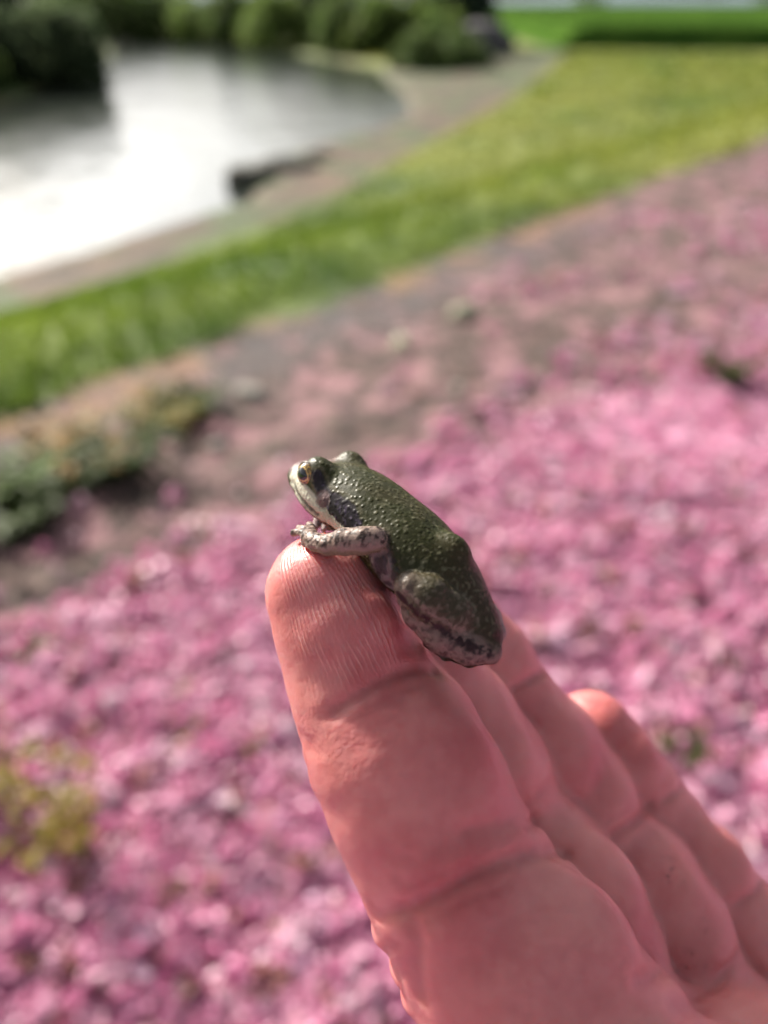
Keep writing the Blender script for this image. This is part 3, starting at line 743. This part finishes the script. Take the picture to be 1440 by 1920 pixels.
# coordinates along and round the index finger for the finger-print ridges
ip = np.array(FING[0][0][:5]); ax0 = ip[0]; axd = ip[3] - ip[0]; axd /= np.linalg.norm(axd)
side = np.cross(axd, [0, 0, 1.0]); side /= np.linalg.norm(side); frt = np.cross(axd, side)
if frt[2] > 0: frt = -frt
if side[0] < 0: side = -side
q = HV - ax0; along = q @ axd; ang = np.arctan2(q @ side, q @ frt)
rho = np.sqrt((q @ side) ** 2 + (q @ frt) ** 2)
fan = 1.0 + 0.10 * np.clip(along, -8, 14) / 14
cx = (q @ side) * 0.35 + ang * 6.4 * 0.65
phase = (cx / fan + 0.5 * (noise3(HV, 0.16) - 0.5) * 1.8 + 0.25 * (noise3(HV, 0.9) - 0.5) + 0.012 * (along - 3) ** 2 * np.where(along < 3, 1, 0.25)) / 0.47
isidx = np.exp(-(np.maximum(rho - 10, 0) / 1.0) ** 2) * (np.abs(q @ frt) < 16)
ridge = smooth((along + 8.0) / 3) * smooth((14.5 - along) / 8.0) * smooth((ang + 0.95) / 0.5) * smooth((1.35 - ang) / 0.5) * isidx
pebble = np.zeros(len(HV))
for (px, py, rr) in [(640, 1390, 2.4), (690, 1440, 3.5), (720, 1540, 4.2), (770, 1610, 4.6), (690, 1610, 4.0)]:
    c = hand.march(px, py, 60); pebble = np.maximum(pebble, np.exp(-((HV - c) ** 2).sum(1) / rr ** 2))
red = np.zeros(len(HV))  # joint redness, plus shade between fingers and under the frog put into colour
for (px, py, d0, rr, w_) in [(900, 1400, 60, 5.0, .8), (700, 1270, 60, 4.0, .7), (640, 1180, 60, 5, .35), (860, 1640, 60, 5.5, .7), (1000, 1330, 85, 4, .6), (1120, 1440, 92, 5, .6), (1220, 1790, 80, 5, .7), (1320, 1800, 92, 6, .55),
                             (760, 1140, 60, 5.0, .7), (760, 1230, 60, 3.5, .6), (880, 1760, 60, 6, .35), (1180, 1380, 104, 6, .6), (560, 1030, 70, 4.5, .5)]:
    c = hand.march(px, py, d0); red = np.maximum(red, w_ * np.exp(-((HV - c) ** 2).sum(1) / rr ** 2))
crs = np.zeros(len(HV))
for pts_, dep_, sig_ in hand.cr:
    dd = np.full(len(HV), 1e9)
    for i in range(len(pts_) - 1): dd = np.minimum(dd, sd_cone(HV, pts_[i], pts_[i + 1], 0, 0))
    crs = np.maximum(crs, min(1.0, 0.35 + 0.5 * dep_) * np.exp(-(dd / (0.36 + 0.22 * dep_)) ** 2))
dirt = np.zeros(len(HV))
for (px, py, rr) in [(1268, 1632, 2.8), (1165, 1645, 1.0), (1330, 1740, 2.2), (1120, 1445, 0.9), (1300, 1810, 2.0)]:
    c = hand.march(px, py, 84); dirt = np.maximum(dirt, np.exp(-((HV - c) ** 2).sum(1) / rr ** 2))

m = Mat('skin')
obc = m.n('ShaderNodeTexCoord').outputs['Object']
blot = m.noise(110, 4, 0.6, obc)
base = m.mix(m.ramp(blot, 0.3, 0.72), (0.58, 0.180, 0.182), (0.70, 0.285, 0.268))
base = m.mix(m.math('MULTIPLY', m.ramp(m.noise(48, 3, 0.6, obc), 0.45, 0.75), 0.7), base, (0.62, 0.19, 0.18))
base = m.mix(m.math('MULTIPLY', m.attr('red'), 0.95), base, (0.46, 0.075, 0.085))  # reddened joints and painted shade of the finger gaps
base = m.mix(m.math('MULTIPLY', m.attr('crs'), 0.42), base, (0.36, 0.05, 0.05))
mot = m.noise(620, 4, 0.65, obc)
base = m.mix(m.ramp(mot, 0.36, 0.66), m.mix(0.06, base, (0.30, 0.05, 0.05)), m.mix(0.05, base, (0.95, 0.72, 0.62)))
sp = m.noise(1900, 2, 0.5, obc)
dm = m.math('MULTIPLY', m.ramp(sp, 0.65, 0.68), m.ramp(m.attr('dirt'), 0.2, 0.7))
base = m.mix(dm, base, (0.045, 0.022, 0.016))
sn = m.math('SINE', m.math('MULTIPLY', m.attr('phase'), 6.2832))
brk = m.ramp(m.noise(420, 2, 0.5, obc), 0.38, 0.58)
rid = m.math('MULTIPLY', m.math('MULTIPLY', sn, m.attr('ridge')), m.math('ADD', m.math('MULTIPLY', brk, 0.55), 0.45))
vor = m.n('ShaderNodeTexVoronoi', {'Vector': obc, 'Scale': 850.0}, feature='DISTANCE_TO_EDGE').outputs['Distance']
mp2 = m.n('ShaderNodeMapping', {'Vector': obc, 'Scale': (1, 1.5, 1), 'Rotation': (0.4, 0.3, 0.5)}).outputs[0]
vor2 = m.n('ShaderNodeTexVoronoi', {'Vector': mp2, 'Scale': 1350.0}, feature='SMOOTH_F1').outputs['Distance']
fine = m.math('ADD', m.math('MULTIPLY', m.ramp(vor, 0.0, 0.22), 0.06), m.math('MULTIPLY', m.noise(2200, 3, 0.6, obc), 0.28))
peb = m.math('MULTIPLY', m.math('MULTIPLY', m.ramp(vor2, 0.75, 0.12), m.attr('pebble')), 0.24)
hsum = m.math('ADD', m.math('ADD', m.math('MULTIPLY', rid, 0.14), fine), peb)
base = m.mix(m.math('MULTIPLY', m.ramp(rid, 0.45, 1.0), 0.30), base, (0.92, 0.66, 0.56))
m.set(Base_Color=base, Roughness=m.math('ADD', m.math('MULTIPLY', mot, 0.18), 0.30), Subsurface_Weight=1.0, Subsurface_Radius=(1.0, 0.26, 0.15), Subsurface_Scale=0.0019,
      Specular_IOR_Level=0.6, Normal=m.bump(hsum, 0.00021, 0.9))
m.b.subsurface_method = 'RANDOM_WALK'
SKIN = m.m
HO = view_to_world(VP(1400, 2050, 88))
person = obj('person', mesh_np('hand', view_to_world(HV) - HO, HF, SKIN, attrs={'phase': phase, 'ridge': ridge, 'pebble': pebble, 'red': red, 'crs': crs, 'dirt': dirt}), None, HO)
tag(person, 'bare hand with four fingers held together, small frog on index fingertip', 'hand')
# finger-nail on the far left side of the index tip, its free corner showing past the edge
dn = np.array([-0.50, 0.2, 0.86]); dn -= axd * (dn @ axd); dn /= np.linalg.norm(dn); ds = np.cross(axd, dn)
NV = []; na, nt_ = 15, 11
for j in range(nt_):
    for i in range(na):
        a = (i / (na - 1) - 0.5) * 1.75; t = 6.5 - 10.5 * j / (nt_ - 1) * (1 - 0.10 * (2 * i / (na - 1) - 1) ** 2)
        d = dn * math.cos(a) + ds * math.sin(a); o_ = ax0 + axd * max(t, -2.0); L_ = 12.0
        for _ in range(60):
            e = float(hand((o_ + d * L_)[None], False)[0]); L_ -= e * 0.7
            if abs(e) < 0.02: break
        NV.append(o_ + d * (L_ + 0.18) + axd * min(0, t + 2.0))
V = np.array(NV); ii = np.arange(na * nt_).reshape(nt_, na); F = np.stack([ii[:-1, :-1], ii[:-1, 1:], ii[1:, 1:], ii[1:, :-1]], -1).reshape(-1, 4)
m = Mat('nail'); m.set(Base_Color=(0.70, 0.42, 0.34, 1), Roughness=0.3, Subsurface_Weight=0.5, Subsurface_Radius=(1, .4, .3), Subsurface_Scale=0.001)
nail = obj('fingernail', mesh_np('fingernail', view_to_world(V) - HO, F, m.m), person)
so = nail.modifiers.new('thick', 'SOLIDIFY'); so.thickness = 0.00045; so.offset = 0
# ================================================================== FROG
FR = np.array([0.66, 0.18, 0.73]); FR /= np.linalg.norm(FR)          # its right, in right / up / away axes
FF = np.array([-0.58, 0.70, 0.42]); FF -= FR * (FF @ FR); FF /= np.linalg.norm(FF)   # forward
FU = np.cross(FF, FR) ; FU = FU if FU[1] > 0 else -FU               # up out of its back
FC = VP(775, 1030, 80.5)
FM = np.stack([FF, FR, FU])
def fl(f, r, u): return FC + f * FF + r * FR + u * FU
def FP(px, py, r=0.0):
    """the point seen at a place of the photograph, r millimetres right of the frog's middle plane"""
    v = VP(px, py, 1.0); t = ((FC + r * FR) @ FR) / (v @ FR); return v * t
def rot(A, ax, a):
    ax = ax / np.linalg.norm(ax); c, s = math.cos(a), math.sin(a)
    return A * c + np.cross(ax, A) * s + np.outer(A @ ax, ax) * (1 - c)
frog = SDF()
def E(px, py, r, rad, k, pitch=0.0): frog.ell(FP(px, py, r), rot(FM, FR, pitch), rad, k)
# trunk and head
E(640, 921, 0.0, (5.4, 4.3, 2.6), 1.0, 0.2)
E(604, 905, 0.0, (4.2, 3.0, 1.9), 1.5, 0.3)
E(578, 897, -0.6, (2.4, 2.3, 1.5), 1.0, 0.35)
E(565, 893, -1.0, (1.2, 1.3, 1.25), 0.8, 0.35)
E(618, 938, -0.6, (4.6, 3.6, 1.9), 1.5, 0.1)
E(690, 953, 0.0, (6.0, 4.5, 3.6), 2.0)
E(742, 1004, 0.0, (6.8, 4.9, 4.0), 2.2)
E(792, 1052, 0.0, (6.8, 5.0, 4.1), 2.2)
E(838, 1096, 0.0, (6.0, 3.6, 3.1), 2.0)
E(853, 1032, 0.3, (1.9, 1.25, 1.5), 1.5)
E(885, 1155, 0.0, (4.2, 2.3, 2.0), 1.5)
# brow bumps over the eyes
def both(fn):
    for s_ in (-1, 1): fn(s_)
EYE_N = FP(583, 888, -3.15); el = (EYE_N - FC) @ FM.T
def mir(p, s_):
    q = (np.asarray(p) - FC) @ FM.T; q = q * np.array([1, -s_, 1]); return FC + q @ FM
both(lambda s_: frog.ell(mir(EYE_N, s_) - FF * 0.75 - FR * s_ * 0.55 + FU * 0.45, FM, (2.2, 1.6, 1.95), 1.1))
# near fore leg: upper arm, forearm, hand
def chain(pts, k=0.8, mirror=False):
    P_ = [VP(a, b, d) for a, b, d, r in pts]; R_ = [px_mm(r, d) for a, b, d, r in pts]
    for i in range(len(P_) - 1): frog.cone(P_[i], P_[i + 1], R_[i], R_[i + 1], k)
chain([(735, 985, 80.5, 22), (708, 1018, 77.6, 20)], 0.5)
FORE = [(702, 1011, 76.2, 25), (680, 1014, 76.2, 27), (645, 1016, 76.8, 26), (615, 1022, 77.8, 20), (592, 1017, 79.0, 18), (578, 1007, 80.0, 15)]
chain(FORE, 0.25)
TOES = [[(580, 1006, 80.0, 9), (566, 999, 80.8, 6.5), (555, 998, 81.6, 5.5), (551, 999, 81.8, 8)],
        [(582, 1002, 80.4, 9), (570, 991, 81.6, 6), (561, 990, 82.6, 7.5)],
        [(588, 1002, 80.4, 9), (584, 988, 82.0, 6), (580, 984, 83.0, 7.5)],
        [(590, 1012, 79.4, 9), (580, 1020, 79.6, 6), (572, 1020, 80.0, 7)]]
for t_ in TOES: chain(t_, 0.35)
# far fore leg, seen as a thin loop under the chin
chain([(680, 960, 92.0, 20), (640, 985, 92.5, 13), (616, 986, 92.0, 9), (604, 972, 91.0, 8), (596, 970, 90.5, 8), (592, 984, 89.5, 6), (590, 992, 88.5, 7)], 0.5)
chain([(604, 974, 91.0, 6), (608, 988, 89.5, 5), (607, 994, 88.8, 6)], 0.3)
# near hind leg: thigh folded forward, shank folded back under it, foot tucked in
THIGH = [(884, 1178, 76.6, 40), (840, 1150, 75.2, 46), (800, 1120, 74.4, 44), (770, 1102, 74.4, 30), (764, 1098, 74.6, 26)]
SHANK = [(760, 1106, 75.8, 22), (785, 1150, 75.6, 31), (830, 1190, 75.0, 36), (880, 1218, 74.6, 30), (920, 1228, 74.6, 17)]
chain(THIGH, 0.35); chain(SHANK, 0.3)
chain([(905, 1195, 75.6, 30), (923, 1218, 74.8, 17)], 0.8)
chain([(922, 1230, 75.2, 15), (880, 1236, 78.0, 15), (835, 1226, 80.5, 12), (800, 1205, 82.0, 9)], 0.5)
# far hind leg: only its heel shows past the rump
chain([(872, 1105, 85.0, 34), (915, 1160, 82.0, 24), (934, 1184, 80.0, 15)], 0.8)
chain([(934, 1186, 80.0, 14), (930, 1200, 79.8, 12), (905, 1195, 81.5, 14)], 0.35)
# hollow behind the arm and folds on the flank
def fcrease(pxs, dep, sig, d0=55): frog.crease([frog.march(a, b, d0) for a, b in pxs], dep, sig)
fcrease([(718, 1035), (724, 1070), (733, 1100)], 0.35, 0.35)
fcrease([(708, 1040), (712, 1075), (725, 1110)], 0.30, 0.30)
fcrease([(730, 1040), (738, 1062), (744, 1082)], 0.25, 0.30)
fcrease([(548, 905), (556, 925), (572, 945), (590, 962), (604, 972)], 0.30, 0.28)     # mouth line
FVt, FFc = frog.mesh(FC - [17, 18, 13], FC + [14, 15, 19], 0.19)
FVt = relax(FVt, FFc, 2, 0.4)
FN = normals(FVt, FFc)
L = (FVt - FC) @ FM.T; LN = FN @ FM.T
eyec = [mir(EYE_N, -1), mir(EYE_N, 1)]
# skin colours
def dist_poly(P, pts):
    d = np.full(len(P), 1e9)
    for i in range(len(pts) - 1): d = np.minimum(d, sd_cone(P, pts[i], pts[i + 1], 0, 0))
    return d
Lm = L * np.array([1, 1, 1.0]); near = L[:, 1] < 0
PM = FVt.copy(); PM[~near] = FC + (L[~near] * [1, -1, 1]) @ FM          # far side folded onto the near side
def surf(pxs): return [frog.march(a, b, 55) for a, b in pxs]
leg = np.zeros(len(FVt)); 
def near_chain(pts, ext=1.25):
    P_ = [VP(a, b, d) for a, b, d, r in pts]; R_ = [px_mm(r, d) for a, b, d, r in pts]
    D = np.full(len(FVt), 1e9)
    for i in range(len(P_) - 1): D = np.minimum(D, sd_cone(FVt, P_[i], P_[i + 1], R_[i], R_[i + 1]))
    return D
d_arm = near_chain(FORE)
for t_ in TOES: d_arm = np.minimum(d_arm, near_chain(t_))
d_th = near_chain(THIGH); d_sh = near_chain(SHANK)
arm = smooth(1 - d_arm / 0.5); th = smooth(1 - d_th / 0.6); sh = smooth((d_th - d_sh) / 0.5 + 0.5) * smooth(1 - d_sh / 0.6)
n1 = noise3(FVt, 0.5); n2 = noise3(FVt, 1.6); n3 = noise3(FVt, 3.4); n4 = noise3(FVt, 6.5)
def mixc(a, b, f): return a + (np.asarray(b) - a) * f[:, None]
green = np.array([0.028, 0.030, 0.006]); olive = np.array([0.046, 0.038, 0.012]); brown = np.array([0.042, 0.026, 0.015])
cream = np.array([0.46, 0.45, 0.36]); pinkish = np.array([0.30, 0.20, 0.19]); dark = np.array([0.018, 0.012, 0.018])
C = mixc(np.tile(green, (len(FVt), 1)), olive, smooth((n1 - 0.35) / 0.4) * 0.6)
C = mixc(C, brown, smooth((-L[:, 0] - 1) / 9) * 0.75)                    # browner towards the rump
C = mixc(C, [0.16, 0.15, 0.09], smooth((n3 - 0.66) / 0.12) * 0.5)         # small pale flecks
C = mixc(C, [0.15, 0.16, 0.13], smooth((L[:, 0] - 9) / 5) * smooth((LN[:, 2] - 0.2) / 0.5) * 0.55)    # greyer head top, silvery light put into the colour
belly = np.maximum(smooth((-LN[:, 2] - 0.05) / 0.4) * smooth((-L[:, 2] + 0.2) / 1.6), smooth((-LN[:, 2] + 0.25) / 0.3) * smooth((-L[:, 2] - 0.9) / 0.9) * smooth((7 - L[:, 0]) / 3))
C = mixc(C, mixc(np.tile(pinkish, (len(C), 1)), [0.16, 0.11, 0.12], smooth((n3 - .4) / .2)), belly)
# flank behind the arm
dfl = dist_poly(PM, surf([(712, 1045), (722, 1085), (745, 1120)]))
C = mixc(C, mixc(np.tile(np.array([0.20, 0.15, 0.15]), (len(C), 1)), [0.07, 0.05, 0.055], smooth((n2 - .42) / .2)), smooth((1.9 - dfl) / 0.9) * (1 - th) * (1 - sh) * (1 - arm))
for px, py, rr in [(737, 1052, .32), (762, 1074, .30), (744, 1066, .2)]:
    C = mixc(C, dark, smooth((rr + .15 - np.linalg.norm(PM - surf([(px, py)])[0], axis=1)) / 0.2))
# lip stripe, dark mask from nostril through the ear drum to the shoulder
lip = surf([(553, 893), (558, 912), (572, 934), (588, 950), (604, 962), (625, 976), (640, 984)])
dl = dist_poly(PM, lip)
head = smooth((L[:, 0] - 4.5) / 1.5)
C = mixc(C, cream * 1.1, smooth((1.55 - dl) / 0.4) * head * (1 - arm))
low = dist_poly(PM, surf([(551, 908), (560, 930), (578, 951), (594, 965)]))
C = mixc(C, [0.05, 0.045, 0.035], smooth((0.42 - low - 0.25 * (n3 - .5)) / 0.25) * head * (1 - arm) * 0.85)
mask_pts = surf([(594, 892), (599, 908), (606, 925), (625, 945), (645, 963), (662, 980)])
wv = 0.5 * (n2 - 0.5) + 0.35 * (n3 - 0.5)
tpos = ((PM - mask_pts[0]) @ (mask_pts[-1] - mask_pts[0])) / ((mask_pts[-1] - mask_pts[0]) @ (mask_pts[-1] - mask_pts[0]))
mw = 0.85 + 0.70 * smooth((tpos - 0.2) / 0.4) - 0.35 * smooth((tpos - 0.85) / 0.2)
dm_ = dist_poly(PM, mask_pts)
mk = smooth((mw - dm_ - wv) / 0.22) * (1 - arm)
C = mixc(C, mixc(np.tile(np.array([0.014, 0.009, 0.013]), (len(C), 1)), [0.06, 0.045, 0.075], smooth((n3 - .64) / .12)), mk)
edge = np.exp(-((mw - dm_ - wv + 0.15) / 0.14) ** 2) * (((PM - FC) @ FU) > ((mask_pts[2] - FC) @ FU) - 6) * head
C = mixc(C, [0.20, 0.17, 0.11], edge * 0.35 * (1 - arm))
tym = surf([(604, 937)])[0]; dt = np.linalg.norm(PM - tym, axis=1)
C = mixc(C, [0.15, 0.095, 0.095], smooth((0.98 - dt) / 0.18))
C = mixc(C, [0.20, 0.14, 0.13], np.exp(-((dt - 1.0) / 0.12) ** 2) * 0.7)
# legs
spot = smooth((noise3(FVt, 2.3) * 0.6 + n4 * 0.4 - 0.50) / 0.10)
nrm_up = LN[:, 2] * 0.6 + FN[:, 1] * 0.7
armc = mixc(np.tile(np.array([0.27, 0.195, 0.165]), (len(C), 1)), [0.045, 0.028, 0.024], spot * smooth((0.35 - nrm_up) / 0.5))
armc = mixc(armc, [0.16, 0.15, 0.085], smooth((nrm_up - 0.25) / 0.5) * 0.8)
C = mixc(C, armc, arm)
thc = mixc(np.tile(np.array([0.048, 0.040, 0.020]), (len(C), 1)), [0.14, 0.12, 0.085], smooth((n3 - .6) / .15) * .7)
kn = smooth(1 - np.linalg.norm(FVt - VP(756, 1098, 73.5), axis=1) / 2.6)
thc = mixc(thc, [0.17, 0.12, 0.10], kn * 0.8)
C = mixc(C, thc, th * (1 - sh))
shc = mixc(np.tile(np.array([0.20, 0.13, 0.112]), (len(C), 1)), [0.07, 0.04, 0.038], spot * 0.85)
C = mixc(C, shc, sh)
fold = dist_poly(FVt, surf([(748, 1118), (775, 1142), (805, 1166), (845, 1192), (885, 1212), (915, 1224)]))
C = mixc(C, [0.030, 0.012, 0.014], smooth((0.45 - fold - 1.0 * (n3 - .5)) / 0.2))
C = mixc(C, [0.30, 0.21, 0.18], np.exp(-((fold - 1.0) / 0.3) ** 2) * smooth((n4 - .35) / .2) * th * 0.7)
# far heel, dark red
C = mixc(C, [0.06, 0.015, 0.015], smooth(1.3 - np.linalg.norm(FVt - frog.march(934, 1192, 60), axis=1) / 0.7) * 0.9)
# relief: rounded warts on the back and head
dors = smooth((LN[:, 2] + 0.25) / 0.5) * (1 - arm) * (1 - mk) * (1 - smooth((1.2 - dl) / 0.4) * head)
wt = worley(FVt, 0.60); wt2 = worley(FVt + 40, 1.3)
for e_ in eyec: dors = dors * smooth((np.linalg.norm(FVt - e_, axis=1) - 1.5) / 0.3)
FVt = FVt + FN * ((smooth((0.55 - wt) / 0.45) * 0.19 + smooth((0.42 - wt2) / 0.35) * 0.14) * dors)[:, None]
FVt = FVt + FN * (0.07 * np.exp(-((dt - 0.92) / 0.16) ** 2) - 0.06 * smooth((0.7 - dt) / 0.3))[:, None]
# 
m = Mat('frog_skin')
obc = m.n('ShaderNodeTexCoord').outputs['Object']
c = m.attr('skin', 'Color')
v = m.n('ShaderNodeTexVoronoi', {'Vector': obc, 'Scale': 1900.0}, feature='SMOOTH_F1').outputs['Distance']
c = m.mix(m.math('MULTIPLY', m.ramp(v, 0.25, 0.75), 0.35), c, m.mix(0.5, c, (0, 0, 0)))
h = m.math('ADD', m.math('MULTIPLY', m.ramp(v, 0.5, 0.08), 0.8), m.math('MULTIPLY', m.noise(5200, 3, 0.6, obc), 0.3))
m.set(Base_Color=c, Roughness=m.math('ADD', m.math('MULTIPLY', m.noise(1500, 2, 0.5, obc), 0.25), 0.30), Specular_IOR_Level=0.25,
      Subsurface_Weight=0.1, Subsurface_Radius=(1.0, 0.5, 0.35), Subsurface_Scale=0.0006, Normal=m.bump(h, 0.00010, 0.7))
FO = view_to_world(VP(820, 1215, 80))
frog_o = obj('frog', mesh_np('frog', view_to_world(FVt) - FO, FFc, m.m, attrs={'skin': C}), None, FO)
tag(frog_o, 'small olive green tree frog with dark eye stripe perched on the fingertip', 'frog')
# eyes: a ball with golden iris and dark oval pupil under a wet surface, and a thin lid rim
def eye_frame(s_):
    gz_ = np.array([-0.66, -0.05, -0.75])
    q = gz_ @ FM.T * np.array([1, -s_, 1]); gz_ = q @ FM; gz_ /= np.linalg.norm(gz_)
    gx_ = FF - gz_ * (FF @ gz_); gx_ /= np.linalg.norm(gx_); return gx_, np.cross(gz_, gx_), gz_
me_ = Mat('frog_eye')
ex, ey, ez = me_.attr('ex'), me_.attr('ey'), me_.attr('ez')
sq = lambda v, d: me_.math('POWER', me_.math('ABSOLUTE', me_.math('DIVIDE', v, d)), 2.0)
pup = me_.ramp(me_.math('ADD', sq(ex, 0.52), sq(ey, 0.42)), 1.12, 0.88)
rr_ = me_.math('ADD', sq(ex, 1.0), sq(ey, 1.0))
oc = me_.n('ShaderNodeTexCoord').outputs['Object']
gold = me_.mix(me_.ramp(me_.noise(3200, 4, 0.7, oc), 0.4, 0.62), (0.045, 0.020, 0.010), (0.50, 0.31, 0.07))
gold = me_.mix(me_.ramp(ey, 0.1, -0.35), (0.62, 0.42, 0.12), gold) if False else gold
cc = me_.mix(me_.ramp(rr_, 0.50, 0.78), gold, (0.028, 0.016, 0.014))
cc = me_.mix(me_.ramp(me_.math('ABSOLUTE', me_.math('SUBTRACT', me_.math('ADD', sq(ex, 0.52), sq(ey, 0.42)), 1.35)), 0.22, 0.05), cc, (0.70, 0.50, 0.16))
cc = me_.mix(pup, cc, (0.006, 0.007, 0.012))
me_.set(Base_Color=cc, Roughness=0.12, Coat_Weight=1.0, Coat_Roughness=0.03)
ml_ = Mat('frog_eyelid'); ml_.set(Base_Color=(0.10, 0.075, 0.05, 1), Roughness=0.35)
def uv_dirs(n):
    a = np.linspace(0, 2 * math.pi, n, endpoint=False); b = np.linspace(-math.pi / 2 + .01, math.pi / 2 - .01, n // 2 + 1)
    A, Bq = np.meshgrid(a, b); d = np.stack([np.cos(A) * np.cos(Bq), np.sin(A) * np.cos(Bq), np.sin(Bq)], -1).reshape(-1, 3)
    ii = np.arange(len(d)).reshape(A.shape); j = np.roll(ii, -1, 1); return d, np.stack([ii[:-1], j[:-1], j[1:], ii[1:]], -1).reshape(-1, 4)
ER = 1.50
for s_ in (-1, 1):
    gx_, gy_, gz_ = eye_frame(s_); ec = mir(EYE_N, s_)
    d, F = uv_dirs(40); M_ = np.stack([gx_, gy_, gz_])
    V = ec + (d * ER * (1 + 0.04 * np.clip(d[:, 2:3], 0, 1))) @ M_
    e_o = obj('eye', mesh_np('eye', view_to_world(V) - FO, F, me_.m, attrs={'ex': d[:, 0], 'ey': d[:, 1], 'ez': d[:, 2]}), frog_o)
    t_ = np.linspace(0, 2 * math.pi, 41)
    ring = ec + ER * (np.outer(np.cos(t_) * 0.90, gx_) + np.outer(np.sin(t_) * 0.86, gy_) + 0.50 * gz_)
    V, F = tube(ring, np.full(41, 0.12), 8)
    obj('eyelid', mesh_np('eyelid', view_to_world(V) - FO, F, ml_.m), frog_o)
